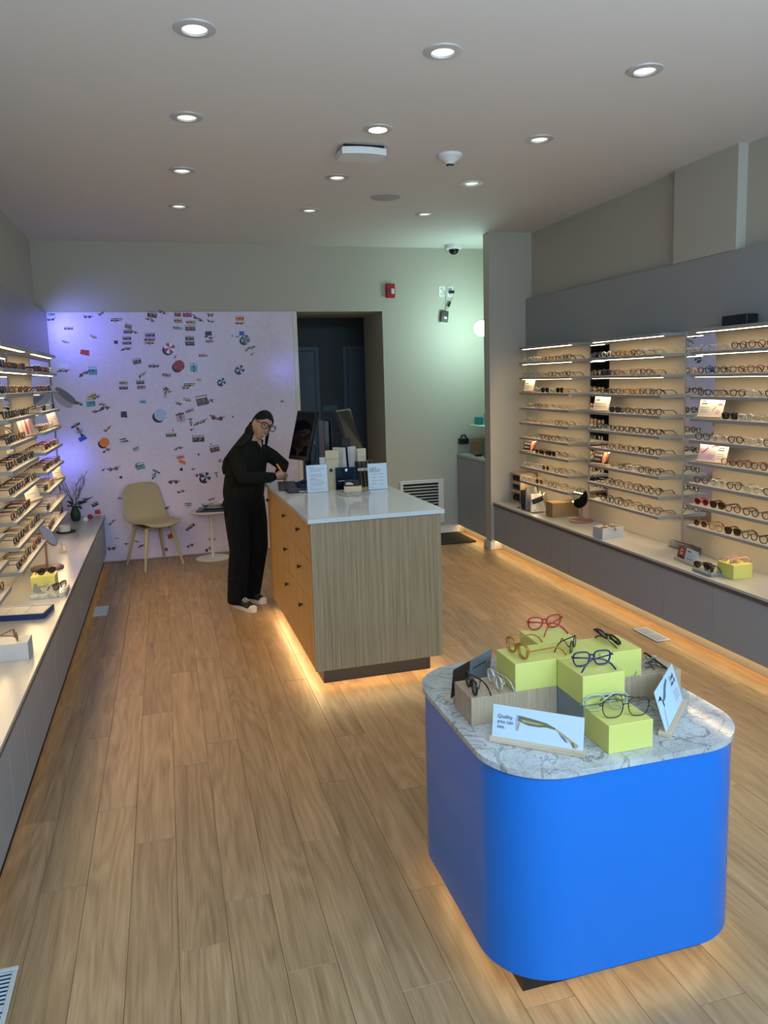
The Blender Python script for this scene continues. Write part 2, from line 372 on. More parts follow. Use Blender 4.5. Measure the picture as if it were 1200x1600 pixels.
def rrect(w, h, r, n=6, cx=0, cy=0):
    P = []
    for qx, qy, a0 in ((1, 1, 0), (-1, 1, 90), (-1, -1, 180), (1, -1, 270)):
        for k in range(n + 1):
            a = math.radians(a0 + 90 * k / n); P.append((cx + qx * (w / 2 - r) + r * math.cos(a), cy + qy * (h / 2 - r) + r * math.sin(a)))
    return P
def text(name, body, size, m, parent, loc, rot, extrude=0.0002, bold=0.0, spacing=1.0):
    cu = bpy.data.curves.new(name, 'FONT'); cu.body = body; cu.size = size; cu.extrude = extrude; cu.offset = bold; cu.space_line = spacing
    cu.resolution_u = 2
    o = bpy.data.objects.new(name, cu); C.objects.link(o)
    me = bpy.data.meshes.new_from_object(o)
    C.objects.unlink(o); bpy.data.objects.remove(o)
    me.materials.clear(); me.materials.append(m)
    return link(name, me, parent, loc, rot)

# ================================================================== ROOM SHELL
XL, XR, YB, YF, ZC = -1.18, 3.76, 8.48, -1.0, 3.30
PL, PR = -1.08, 3.69          # faces of the display panels
fl = struct('floor', MB().box(XL, XR, YF, 10.7, -0.06, -0.0055), M['floor_gap'])
PW, PLN = 0.1628, 1.277
offs = {0: 3.38, 1: 2.877, 2: 3.388, 3: 3.086, 4: 2.411, 5: 2.613, 6: 2.211, 7: 2.882, 8: 2.029, 9: 2.465, 10: 3.136}
pm = MB().box(-PW / 2 + .0005, PW / 2 - .0005, .001, PLN - .001, -.0055, 0, .0009).mesh('plank', M['floor'])
for k in range(28):
    x = -0.718 + PW * (k + .5)
    y0 = offs.get(k, rnd.uniform(2, 3.2)); y0 -= PLN * math.ceil((y0 - YF) / PLN)
    while y0 < YB:
        a, b = max(y0, YF), min(y0 + PLN, YB)
        if b - a > .02 and x + PW / 2 < XR:
            if b - a > PLN - 1e-4: o = link('plank', pm, fl, (x, y0, 0))
            else: o = MB().box(x - PW / 2 + .0005, x + PW / 2 - .0005, a + .001, b - .001, -.0055, 0, .0009).build('plank', M['floor'], fl)
        y0 += PLN
struct('ceiling', MB().box(XL - .1, XR + .1, YF - .1, YB + .1, ZC, ZC + .1), M['ceil'])
struct('wall_left', MB().box(XL - .1, XL, YF, YB, 0, ZC), M['paint'])
wr = MB().box(XR, XR + .1, YF, YB, 0, ZC)
struct('wall_right', wr, M['paint'])
struct('trim_1', MB().box(3.685, XR, 4.385, 5.04, 2.63, ZC), M['paint'])         # boxed-out bay above the right panel
# back wall with its opening
OX0, OX1, OZ = 1.447, 2.42, 2.60
bw = MB().box(XL, 1.40, YB, YB + .12, 0, ZC).box(OX1, XR, YB, YB + .85, 0, ZC).box(1.40, OX1, YB, YB + .12, OZ, ZC)
struct('wall_back', bw, M['paint'])
struct('trim_2', MB().box(1.40, 1.447, YB - .012, YB + .12, 0, OZ, .003), M['cream_trim'])
struct('trim_3', MB().box(OX0, OX1, YB + .12, YB + .85, OZ, OZ + .1), M['paint'])
struct('wall_corridor', MB().box(.7, 3.6, 10.6, 10.7, 0, ZC).box(.6, .7, YB + .12, 10.7, 0, ZC).box(3.5, 3.6, YB + .85, 10.7, 0, ZC), M['corr'])
struct('ceiling_corridor', MB().box(.6, 3.6, YB + .12, 10.7, 2.75, 2.85), M['corr'])
for n, (a, b) in (('door_1', (1.28, 2.025)), ('door_2', (2.49, 3.2))):
    d = struct(n, MB().box(a, b, 10.565, 10.585, 0, 2.25, .003), M['corr_door'])
    MB().box(a - .065, a - .005, 10.57, 10.60, 0, 2.315, .004).box(b + .005, b + .065, 10.57, 10.60, 0, 2.315, .004).box(a - .005, b + .005, 10.57, 10.60, 2.255, 2.315, .004).build('door_frame', M['corr_door'], d)
    kx = a + .06 if n == 'door_2' else b - .06
    MB().lathe([(.022, 0), (.026, .02), (.012, .03)], (0, 0, 0), 12).build('door_knob', M['brushed'], d, True, world=False).matrix_local = Matrix.Translation((kx, 10.565, 1.0)) @ Matrix.Rotation(PI / 2, 4, 'X')
nb = struct('trim_4', MB().box(2.12, 2.33, 10.585, 10.6, 1.42, 1.50), M['corr_door'])
# column and skirting
struct('wall_column', MB().box(3.28, XR, 7.475, 7.62, 0, ZC), M['paint'])
struct('baseboard_column', MB().box(3.262, 3.40, 7.455, 7.64, 0, .085, .004), M['white_trim'])
struct('baseboard_back', MB().box(OX1, 3.30, YB - .014, YB, 0, .10, .004), M['white_trim'])
# shopfront behind the camera: an opening with frame
struct('wall_front', MB().box(XL, -.98, YF - .1, YF, 0, ZC).box(3.58, XR, YF - .1, YF, 0, ZC).box(-.98, 3.58, YF - .1, YF, 3.1, ZC).box(-.98, 3.58, YF - .1, YF, 0, .33), M['paint'])
# grey panels above and behind the shelves
struct('trim_5', MB().box(PR, XR, 2.2, 7.475, 2.135, 2.63, .003), M['grey_panel'])
struct('trim_6', MB().box(XL, PL, 2.2, YB - .012, 2.135, 2.60, .003), M['grey_panel'])
struct('trim_7', MB().box(XL, PL, YF, 3.22, .515, 2.135)  , M['grey_panel'])
struct('trim_8', MB().box(PR, XR, YF, 3.22, .515, 2.135), M['back_cream'])

# ------------------------------------------------------------------ mural
mu = thing('printed_mural', 'large lavender beach mural of tiny sunbathers covering the back wall', 'mural', (.18, YB, 0))
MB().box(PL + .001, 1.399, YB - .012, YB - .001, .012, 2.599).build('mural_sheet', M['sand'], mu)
COL = dict(lb=(.30, .50, .80), nv=(.020, .018, .075), br=(.13, .075, .075), wh=(.72, .72, .82), rd=(.42, .035, .03), ol=(.20, .15, .05), dn=(.05, .03, .05), mr=(.20, .02, .045), bl=(.03, .06, .45),
           rs=(.30, .05, .12), mg=(.38, .03, .16), pu=(.11, .05, .18), pp=(.48, .34, .50), cy=(.06, .42, .62), tl=(.05, .34, .45), tn=(.42, .30, .18), wb=(.52, .58, .78), nw=(.45, .5, .68), cb=(.16, .33, .48),
           gd=(.16, .14, .19), gl=(.36, .32, .38), ye=(.55, .43, .10), gr=(.04, .15, .10), pk=(.55, .24, .25), sk=(.33, .17, .12), dk=(.014, .010, .025))
COL['or'] = (.72, .18, .02)
keys = list(COL); PM = [mat('print_' + k, COL[k], 0.45) for k in keys]; KI = {k: i for i, k in enumerate(keys)}
fig = MB()
def flat(poly, c, lay):
    fig.m = KI[c]; y = YB - .012 - .00025 * lay; n = len(poly)
    fig.add([(p[0], y, p[1]) for p in poly], [tuple(range(n))])
def rot2(pts, cx, cz, a):
    c, s_ = math.cos(a), math.sin(a); return [(cx + x * c - y * s_, cz + x * s_ + y * c) for x, y in pts]
def ell(cx, cz, a, b, ang, n=9): return rot2([(a * math.cos(2 * PI * k / n), b * math.sin(2 * PI * k / n)) for k in range(n)], cx, cz, ang)
def quad(cx, cz, w, h, ang): return rot2([(-w / 2, -h / 2), (w / 2, -h / 2), (w / 2, h / 2), (-w / 2, h / 2)], cx, cz, ang)
mr_ = random.Random(3)
def body(cx, cz, L, ang, c='sk', lay=4):
    e = lambda dx, dy, a, b, cc, da=0: flat(ell(*rot2([(dx * L, dy * L)], cx, cz, ang)[0], a * L, b * L, ang + da), cc, lay)
    e(-.40, 0, .10, .085, 'dk'); e(-.15, 0, .20, .10, c); e(.05, 0, .09, .095, mr_.choice(['nv', 'mr', 'dk', 'bl']))
    e(.28, .05, .22, .035, c, .08); e(.28, -.06, .22, .035, c, -.1); e(-.12, .15, .16, .03, c, .6); e(-.14, -.15, .16, .03, c, -.5)
def figures(L):
    for x, z, t_, c, w, h, a in L:
        a = math.radians(a); w *= 1.12; h *= 1.12
        if t_ == 'R':
            if c in ('gd', 'gl'):
                flat(ell(x, z, w / 2, h / 2, a, 11), c, 1 if c == 'gl' else 2)
            else: flat(rot2([(-w / 2, -h / 2 * .8), (w / 2, -h / 2), (w / 2 * .85, h / 2), (-w / 2 * .9, h / 2 * .9)], x, z, a), c, 2)
        elif t_ == 'T':
            flat(quad(x, z, w, h * .86, a), c, 2)
            flat(quad(*rot2([(0, h * .28)], x, z, a)[0], w * .92, h * .12, a), 'wh' if c not in ('wh', 'wb', 'pp') else 'nv', 3)
            body(x, z, max(w, h) * .95, a + (PI if mr_.random() < .4 else 0) + (PI / 2 if h > w * 1.2 else 0))
        elif t_ == 'P':
            n = 2 if w * h > .0022 else 1
            for q in range(n):
                dx = (q - (n - 1) / 2) * w * .5; px, pz = rot2([(dx, mr_.uniform(-.2, .2) * h)], x, z, a)[0]
                body(px, pz, max(.055, w * (.72 if n > 1 else .95)), a + mr_.uniform(-.5, .5), mr_.choice(['sk', 'br', 'sk']))
                flat(ell(px - .006, pz - .008, w * .18, h * .22, a), c, 2)
        elif t_ == 'U':
            r = w / 2; flat(ell(x - r * .35, z - r * .35, r, r * .95, 0, 14), 'dk', 2)
            alt = {'rd': 'mr', 'or': 'or', 'lb': 'nw', 'nw': 'nv', 'mg': 'wh', 'cb': 'br'}[c]
            for k in range(8):
                a0, a1 = 2 * PI * k / 8, 2 * PI * (k + 1) / 8
                flat([(x, z), (x + r * math.cos(a0), z + r * math.sin(a0)), (x + r * 1.03 * math.cos((a0 + a1) / 2), z + r * 1.03 * math.sin((a0 + a1) / 2)), (x + r * math.cos(a1), z + r * math.sin(a1))], c if k % 2 == 0 else alt, 4)
MURAL=[
(-1.032,2.582,'T','lb',0.063,0.044,0),(-1.036,2.534,'P','nv',0.067,0.035,0),(-0.688,2.558,'P','nv',0.073,0.040,0),(-0.555,2.591,'P','nv',0.056,0.040,20),(-0.882,2.442,'T','br',0.076,0.031,0),(-0.658,2.350,'T','wh',0.073,0.049,-20),
(-0.920,2.302,'T','wh',0.072,0.031,-20),(-0.745,2.198,'R','rd',0.081,0.050,-10),(-0.415,2.516,'T','wh',0.113,0.059,0),(-0.305,2.459,'T','ol',0.062,0.054,-15),(-0.313,2.405,'T','br',0.079,0.045,0),(-0.237,2.390,'P','br',0.057,0.027,0),
(-0.329,2.337,'T','dn',0.075,0.036,0),(-0.332,2.289,'T','mr',0.079,0.036,0),(-0.439,2.297,'R','nv',0.035,0.032,0),(-0.341,2.227,'P','nv',0.088,0.036,10),(-0.063,2.573,'T','dn',0.085,0.059,-10),(-0.084,2.521,'P','br',0.080,0.036,-20),
(0.044,2.600,'P','nv',0.067,0.037,-10),(-0.099,2.368,'T','bl',0.089,0.041,0),(-0.104,2.322,'T','rs',0.094,0.037,0),(-0.118,2.281,'T','wh',0.098,0.032,0),(0.088,2.227,'U','mg',0.100,0.102,0),(0.146,2.138,'P','br',0.050,0.033,30),
(0.175,2.046,'U','rd',0.101,0.103,0),(-0.246,2.100,'T','br',0.075,0.060,10),(-0.081,2.048,'T','pu',0.094,0.032,0),(-0.203,1.965,'P','br',0.080,0.037,40),(0.041,1.947,'T','pp',0.082,0.037,-10),(0.323,2.024,'T','cy',0.065,0.094,0),
(-0.683,2.011,'T','tl',0.073,0.086,0),(-0.766,1.993,'P','br',0.099,0.068,20),(-0.959,2.069,'R','wh',0.093,0.045,-5),(-0.963,2.022,'P','nv',0.097,0.036,0),(-0.393,1.882,'T','tn',0.075,0.041,0),(-0.397,1.831,'T','nv',0.075,0.037,0),
(-0.227,1.884,'T','pu',0.071,0.046,0),(-0.219,1.828,'T','pp',0.080,0.042,0),(0.020,1.767,'T','wb',0.059,0.117,-10),(0.067,1.782,'P','nv',0.023,0.023,0),(0.270,1.835,'T','wh',0.115,0.061,0),(0.234,1.813,'P','nv',0.069,0.038,0),
(0.610,1.866,'U','nw',0.071,0.071,0),(0.809,1.992,'U','nw',0.081,0.081,0),(0.832,2.532,'T','or',0.081,0.056,0),(0.832,2.487,'P','pu',0.081,0.038,0),(0.845,2.371,'R','bl',0.052,0.043,0),(0.880,2.309,'U','cb',0.086,0.071,0),
(0.902,2.214,'P','br',0.057,0.048,40),(0.958,2.232,'P','nv',0.048,0.038,30),(0.947,2.156,'P','nv',0.053,0.029,20),(0.801,2.343,'P','wb',0.028,0.047,0),(-0.955,1.764,'R','gd',0.239,0.068,-42),(-0.986,1.720,'R','gl',0.192,0.091,-42),
(-0.847,1.690,'T','br',0.077,0.027,-30),(-0.713,1.756,'T','ye',0.082,0.050,20),(-0.727,1.686,'T','tl',0.078,0.078,5),(-0.662,1.739,'P','br',0.065,0.055,30),(-0.586,1.642,'P','pu',0.079,0.078,0),(-0.658,1.614,'P','nv',0.100,0.046,10),
(-0.614,1.673,'P','br',0.052,0.037,0),(-0.868,1.418,'T','wb',0.095,0.152,28),(-0.834,1.324,'R','bl',0.073,0.046,28),(-0.412,1.554,'R','nv',0.058,0.060,0),(-0.046,1.537,'U','lb',0.114,0.118,0),(-0.211,1.682,'T','cy',0.054,0.042,0),
(-0.580,1.416,'P','mr',0.075,0.046,20),(-0.623,1.274,'U','or',0.088,0.093,0),(-0.611,1.203,'P','dn',0.075,0.056,20),(-0.435,1.274,'T','wb',0.067,0.080,10),(-0.395,1.279,'P','nv',0.031,0.019,0),(-0.312,1.185,'T','wb',0.067,0.057,20),
(0.047,1.320,'T','gr',0.096,0.043,0),(0.117,1.182,'P','br',0.079,0.038,10),(0.129,1.081,'T','pk',0.069,0.048,10),(0.145,1.025,'R','or',0.070,0.034,-25),(0.130,0.946,'R','nv',0.028,0.029,0),(0.257,0.950,'P','br',0.051,0.029,20),
(0.327,1.266,'T','dn',0.112,0.072,0),(0.492,1.149,'T','br',0.090,0.073,10),(0.564,1.020,'P','nv',0.057,0.068,20),(0.319,1.097,'R','nv',0.019,0.019,0),(0.151,1.657,'P','br',0.046,0.057,0),(0.230,1.678,'T','wh',0.083,0.057,-10),
(0.254,1.570,'T','pk',0.079,0.038,20),(0.157,1.503,'T','pp',0.083,0.100,10),(0.259,1.451,'T','wb',0.042,0.086,5),(0.363,1.442,'P','mr',0.122,0.043,25),(0.268,1.367,'P','nv',0.051,0.029,30),(0.388,1.673,'T','br',0.107,0.109,10),
(0.477,1.667,'P','br',0.066,0.095,30),(0.542,1.482,'P','mr',0.128,0.091,0),(1.248,1.628,'P','nv',0.044,0.034,0),(0.193,2.577,'T','mr',0.059,0.051,0),(0.289,2.576,'T','mg',0.082,0.060,0),(0.194,2.512,'T','tn',0.077,0.055,0),
(0.185,2.436,'T','lb',0.091,0.046,-5),(0.321,2.495,'T','tn',0.087,0.042,0),(0.312,2.433,'T','br',0.092,0.060,0),(0.396,2.529,'P','nv',0.101,0.037,-25),(0.532,2.561,'P','mr',0.060,0.079,0),(0.529,2.505,'P','nv',0.065,0.028,0),
(0.299,2.331,'T','dn',0.078,0.042,0),(0.299,2.280,'T','nv',0.083,0.060,0),(0.496,2.375,'R','nv',0.065,0.042,0),(0.501,2.338,'P','br',0.079,0.051,0),(0.503,2.291,'T','pp',0.074,0.033,0),(0.427,2.147,'T','pk',0.084,0.033,0),
(0.370,1.891,'R','pk',0.042,0.024,0),(-0.651,0.987,'P','nv',0.048,0.033,10),(-0.552,1.012,'P','bl',0.102,0.080,10),(-0.285,1.006,'T','tl',0.081,0.076,10),(-0.318,1.020,'P','nv',0.031,0.057,20),(-0.488,0.899,'R','nv',0.027,0.024,0),
(-0.144,0.909,'T','wb',0.078,0.110,-30),(0.046,0.825,'P','pu',0.097,0.087,10),(0.116,0.711,'P','nv',0.074,0.034,0),(0.381,0.848,'U','nw',0.095,0.097,0),(0.314,0.879,'P','mr',0.066,0.073,20),(0.496,0.868,'T','wb',0.043,0.064,10),
(0.435,0.601,'P','nv',0.062,0.034,10),(-0.765,0.633,'T','nv',0.061,0.047,25),(-0.742,0.548,'R','rd',0.053,0.047,0),(-0.860,0.704,'P','nv',0.052,0.033,0),(-0.982,0.705,'P','nv',0.039,0.028,0),(0.177,0.551,'T','wb',0.070,0.068,0),
(-0.040,0.552,'P','nv',0.028,0.063,10),(-0.606,0.435,'P','nv',0.076,0.024,35),(0.186,0.314,'T','nv',0.099,0.034,35),(-0.021,0.232,'R','rd',0.065,0.049,20),(-0.629,0.167,'P','mr',0.080,0.072,0),(0.179,0.111,'P','mr',0.071,0.064,10),
(0.372,0.064,'P','mr',0.072,0.085,0),(-0.079,0.089,'R','rd',0.032,0.034,0),(0.416,0.165,'P','nv',0.072,0.035,0),(-0.331,0.155,'P','nv',0.046,0.044,0),(-0.477,0.185,'P','br',0.036,0.034,0),(-0.574,0.254,'R','gl',0.049,0.014,0),
(-0.373,0.200,'P','br',0.023,0.034,0),(-0.510,0.682,'P','br',0.013,0.071,0),(0.135,0.948,'R','wh',0.051,0.024,0),(0.069,1.369,'R','nv',0.009,0.024,0),(0.704,1.486,'R','br',0.014,0.019,0),(0.742,2.347,'R','gd',0.014,0.019,0),
(0.455,1.201,'R','nv',0.014,0.014,0),
]

figures(MURAL)
o = fig.build('printed_figures', PM, mu); o['kind'] = 'stuff'

# ================================================================== CEILING FITTINGS
rows = ['nearest row', 'second row from the front', 'third row from the front', 'rearmost row']; cols = ['left column', 'middle column', 'right column']
ringm = MB().lathe([(.052, -.002), (.054, -.010), (.086, -.006), (.088, 0), (.052, 0)], n=32, caps=False).mesh('trim_ring', M['brushed'], True, 40)
lensm = MB().lathe([(.0005, -.0015), (.030, -.0015), (.0325, -.004), (.036, -.0015), (.052, -.0015)], n=28, caps=False).mesh('lens', M['down'], True)
lensh = lensm.copy(); lensh.materials.clear(); lensh.materials.append(M['down_hot'])
for j, y in enumerate((3.455, 4.55, 5.65, 6.745)):
    for i, x in enumerate((.217, 1.302, 2.345)):
        hot = (i, j) == (1, 1)
        t_ = thing('recessed_downlight', ('glaring bright' if hot else 'round pale') + ' ceiling downlight, %s, %s' % (cols[i], rows[j]), 'ceiling light', (x, y, ZC), 0, 'ceiling downlights')
        link('trim_ring', ringm, t_); link('lens', lensh if hot else lensm, t_)
        l = bpy.data.lights.new('downlight', 'SPOT'); l.energy = 12 if hot else 2.2; l.spot_size = 1.9; l.spot_blend = 1; l.shadow_soft_size = .05; l.color = (1, .93, .80)
        lo = bpy.data.objects.new('downlight_beam', l); C.objects.link(lo); lo.parent = t_; lo.location = (0, 0, -.03)
t_ = thing('ceiling_access_point', 'flat white rectangular device hanging under the ceiling', 'wifi device', (1.30, 4.93, ZC))
MB().box(1.17, 1.43, 4.86, 5.0, ZC - .022, ZC, .004).build('mount', M['black'], t_)
P_ = [(1.155 + .285 * k / 10, 4.85 - .025 * math.sin(PI * k / 10)) for k in range(11)] + [(1.44 - .285 * k / 10, 5.02 + .01 * math.sin(PI * k / 10)) for k in range(11)]
MB().prism(P_, ZC - .062, ZC - .022).build('cover', M['white'], t_, True)
t_ = thing('smoke_detector', 'conical white smoke detector on the ceiling', 'smoke detector', (1.913, 4.974, ZC))
MB().lathe([(.026, -.062), (.030, -.055), (.075, -.022), (.082, -.018), (.082, 0)], (1.913, 4.974, ZC), 28).build('housing', M['white'], t_, True)
MB().lathe([(.022, -.072), (.026, -.066), (.026, -.061)], (1.913, 4.974, ZC), 16).build('sensor_cap', M['black'], t_, True)
o = MB().lathe([(.117, -.006), (.122, -.004), (.122, 0)], (1.818, 6.188, ZC), 36).build('ceiling_speaker', mat('speaker_grille', (.40, .385, .36), .8), None, True); tag(o, 'round flush grille painted to match the ceiling', 'speaker')
t_ = thing('dome_camera', 'white and black dome camera near the back wall', 'camera', (3.20, 8.25, ZC))
MB().lathe([(.070, -.050), (.088, -.045), (.092, 0)], (3.20, 8.25, ZC), 28).build('housing', M['white'], t_, True)
MB().lathe([(.001, -.108), (.028, -.102), (.048, -.085), (.056, -.060), (.056, -.048)], (3.20, 8.25, ZC), 24).build('dome', M['screen'], t_, True)

# ================================================================== BACK WALL FITTINGS
t_ = thing('fire_alarm', 'red fire alarm strobe on the back wall', 'alarm', (2.514, YB, 2.82))
MB().box(2.462, 2.566, YB - .045, YB, 2.745, 2.90, .010).build('housing', M['red'], t_)
MB().box(2.510, 2.550, YB - .068, YB - .04, 2.785, 2.845, .008).build('strobe_lens', mat('strobe_lens', (.6, .58, .55), .15), t_)
for i, x in enumerate((3.133, 3.235)):
    t_ = thing('wall_outlet', ['white outlet plate with grey cord, left of the pair', 'white outlet plate with black adapter, right of the pair'][i], 'outlet', (x, YB, 2.82))
    MB().box(x - .037, x + .037, YB - .008, YB, 2.76, 2.88, .003).build('cover_plate', M['white'], t_)
    MB().box(x - .018, x + .018, YB - .010, YB - .006, 2.775, 2.805).build('socket', M['tray_grey'], t_); MB().box(x - .018, x + .018, YB - .010, YB - .006, 2.835, 2.865).build('socket', M['tray_grey'], t_)
o = MB().box(3.212, 3.272, YB - .05, YB - .010, 2.795, 2.825, .004).build('power_adapter', M['black'], None); tag(o, 'black plug adapter sticking out of the right outlet', 'adapter')
t_ = thing('network_box', 'black square box hanging by cords under the outlets', 'network box', (3.15, YB, 2.54))
MB().obox((3.152, YB - .022, 2.535), (1, 0, -.10), (0, 1, 0), (.10, 0, 1), .042, .020, .062).build('case', M['black'], t_)
MB().obox((3.160, YB - .0425, 2.520), (1, 0, -.10), (0, 1, 0), (.10, 0, 1), .015, .0008, .012).build('label', M['white'], t_)
o = MB().tube([(3.138, YB - .012, 2.83), (3.155, YB - .03, 2.82), (3.172, YB - .03, 2.74), (3.168, YB - .03, 2.66), (3.158, YB - .028, 2.597)], .0035, 6).build('hanging_cable', mat('cord_grey', (.10, .12, .12), .5), None, True); tag(o, 'thin grey cord from left outlet to black box', 'cord')
o = MB().tube([(3.262, YB - .03, 2.796), (3.25, YB - .03, 2.74), (3.225, YB - .03, 2.70)], .0025, 6).tube([(3.225, YB - .03, 2.70), (3.205, YB - .03, 2.645)], .011, 8).tube([(3.205, YB - .03, 2.645), (3.18, YB - .03, 2.62), (3.162, YB - .03, 2.597)], .0025, 6).build('hanging_cable', M['black'], None, True); tag(o, 'black cord with inline switch from adapter to black box', 'cord')
t_ = thing('return_air_grille', 'white louvred air grille low on the back wall', 'vent', (2.84, YB, .4))
gf = MB().box(2.57, 3.11, YB - .02, YB, .62, .66, .003).box(2.57, 3.11, YB - .02, YB, .14, .18, .003).box(2.57, 2.61, YB - .02, YB, .18, .62, .003).box(3.045, 3.11, YB - .02, YB, .18, .62, .003)
gf.build('frame', M['white_trim'], t_); MB().box(2.61, 3.045, YB - .003, YB, .18, .62).build('duct', M['duct'], t_)
for k in range(12):
    MB().obox((2.8275, YB - .012, .197 + k * .0355), (1, 0, 0), (0, .8, -.6), (0, .6, .8), .2175, .011, .0025).build('slat', M['white_trim'], t_)

# floor registers
def register(name, label, x0, x1, y0, y1, n, along='y'):
    t_ = thing(name, label, 'floor vent', ((x0 + x1) / 2, (y0 + y1) / 2, 0))
    b = .016
    MB().box(x0, x1, y0, y0 + b, 0, .006, .002).box(x0, x1, y1 - b, y1, 0, .006, .002).box(x0, x0 + b, y0 + b, y1 - b, 0, .006, .002).box(x1 - b, x1, y0 + b, y1 - b, 0, .006, .002).box(x0 + b, x1 - b, (y0 + y1) / 2 - .006, (y0 + y1) / 2 + .006, .0005, .0055).build('frame', mat('register_frame', (.50, .51, .49), .45), t_)
    MB().box(x0 + b, x1 - b, y0 + b, y1 - b, .0004, .0010).build('duct', M['duct'], t_)
    for k in range(n):
        y = y0 + b + (y1 - y0 - 2 * b) * (k + .5) / n
        if abs(y - (y0 + y1) / 2) < .008: continue
        MB().obox(((x0 + x1) / 2, y, .0031), (1, 0, 0), (0, .8, .6), (0, -.6, .8), (x1 - x0) / 2 - b, .0032, .0009).build('slat', M['louver'], t_)
register('floor_register', 'pale floor vent at the bottom left corner of the photo', -.70, -.566, 2.16, 2.506, 18)
register('floor_register', 'small floor vent beside the left cabinets near the chair', -.67, -.557, 6.47, 6.745, 14)
register('floor_register', 'pale floor vent beside the right cabinets', 3.155, 3.268, 4.40, 4.69, 16)
o = MB().prism(rrect(.50, .72, .02, 3, 3.03, 8.24), 0, .012).build('floor_mat', M['mat_dark'], None); tag(o, 'dark grey door mat in the back corner', 'mat')

# ================================================================== DISPLAY WALLS
BAYS = [(6.21, 7.21), (4.88, 5.88), (3.55, 4.55)]
ZS = [2.113 - .1503 * k for k in range(10)]
DEP = .205
bayname = ['farthest', 'middle', 'nearest']
for side in ('right', 'left'):
    s_ = 1 if side == 'right' else -1; px = PR if side == 'right' else PL; wx = XR if side == 'right' else XL
    X = lambda d: px - s_ * d              # d = distance from the panel into the room
    def bx(mb, d0, d1, y0, y1, z0, z1, b=0.0):
        return mb.box(min(X(d0), X(d1)), max(X(d0), X(d1)), y0, y1, z0, z1, b)
    for bi, (y0, y1) in enumerate(BAYS):
        t_ = thing('shelving_bay', '%s lit eyewear shelving bay on the %s wall' % (bayname[bi], side), 'shelving', (px, (y0 + y1) / 2, .515))
        bx(MB(), -(abs(wx - px) - .001), 0, y0, y1, .516, 2.135).build('back_panel', M['back_cream'], t_)
        yt = (7.475 if side == 'right' else YB - .013) if bi == 0 else BAYS[bi - 1][0]
        if yt - y1 > .01:
            bx(MB(), -.012, -.008, y1 + .004, yt - .004, .75, 2.10).build('mirror_panel', M['mirror'], t_)
            bx(MB(), -(abs(wx - px) - .001), -.02, y1, yt, .516, 2.135).build('mirror_backing', M['back_cream'], t_)
        for k, z in enumerate(ZS):
            sh = bx(MB(), 0, DEP, y0, y1, z - .0118, z + .0105, .0015).build('valance' if k == 0 else 'shelf', M['grey_shelf'], t_)
            bx(MB(), .150, .172, y0 + .045, y1 - .012, z - .0134, z - .0119).build('led_strip', M['led'], sh)
    # cabinets below
    ed = [7.475 if side == 'right' else YB - .012, 7.21, 6.71, 6.21, 5.88, 5.38, 4.88, 4.55, 4.05, 3.55, 3.22, 2.72, 2.22]
    if side == 'left': ed = [YB - .012, 7.54] + ed[1:]
    if side == 'left': ed += [1.89, 1.39, .9]
    else: ed += [1.89, 1.39]
    fx = 3.30 if side == 'right' else -.674
    dfx = fx + s_ * .012
    units = []; cur = [ed[0]]
    for e in ed[1:]:
        cur.append(e)
        if any(abs(e - q) < .01 for q in (6.21, 4.88, 3.55, 2.22, .9, 1.39)): units.append(cur); cur = [e]
    names = ['at the far end', 'second from the far end', 'third from the far end', 'fourth from the far end', 'nearest the camera', 'closest']
    for ui, u in enumerate(units):
        t_ = thing('base_cabinet', 'grey handleless base cabinet on the %s, %s' % (side, names[ui]), 'cabinet', (fx, (u[0] + u[-1]) / 2, 0), 0, '%s wall base cabinets' % side)
        def cb(mb, xa, xb, *r): return mb.box(min(xa, xb), max(xa, xb), *r)
        cb(MB(), dfx + s_ * .019, wx - s_ * .001, u[-1], u[0], .10, .484).build('body', M['grey_cab' if side == 'right' else 'white_trim'], t_)  # left bodies coloured white to paint in the light showing at door gaps
        cb(MB(), fx + s_ * .09, wx - s_ * .002, u[-1], u[0], 0, .10).build('toe_kick', M['grey_cab'], t_)
        cb(MB(), fx + s_ * .035, fx + s_ * .055, u[-1] + .01, u[0] - .01, .094, .0995).build('toe_light', M['toe_led'] if side == 'right' else M['toe_led_dim'], t_)
        for a, b in zip(u[1:], u[:-1]):
            cb(MB(), dfx, dfx + s_ * .018, a + .0018, b - .0018, .098, .470, .0012).build('door', M['grey_cab'], t_)
    ya = ed[-1]
    t_ = thing('display_worktop', 'long pale worktop along the %s wall under the shelves' % side, 'worktop', (fx, (ya + ed[0]) / 2, .5))
    MB().box(min(fx, wx - s_ * .001), max(fx, wx - s_ * .001), ya, ed[0], .497, .515, .001).build('top_slab', M['counter_top'], t_)
    e0, e1 = fx - s_ * .0012, fx + s_ * .012
    MB().box(min(fx + s_ * .004, fx + s_ * .03), max(fx + s_ * .004, fx + s_ * .03), ya, ed[0], .472, .497).build('front_edge', M['counter_edge'], t_)
# cabinet in the nook behind the column
t_ = thing('nook_cabinet', 'tall grey cabinet in the nook behind the column', 'cabinet', (3.29, 8.05, 0))
MB().box(3.312, XR - .002, 7.622, YB - .002, .10, .915).build('body', M['grey_cab'], t_)
MB().box(3.37, XR - .002, 7.622, YB - .002, 0, .10).build('toe_kick', M['grey_cab'], t_)
MB().box(3.32, 3.34, 7.63, YB - .01, .094, .0995).build('toe_light', M['toe_led'], t_)
for a, b in ((7.622, 8.05), (8.05, YB - .002)): MB().box(3.292, 3.310, a + .002, b - .002, .095, .912, .001).build('door', M['grey_cab'], t_)
MB().box(3.285, XR - .002, 7.622, YB - .002, .918, .95, .002).build('top_slab', M['counter_top'], t_)
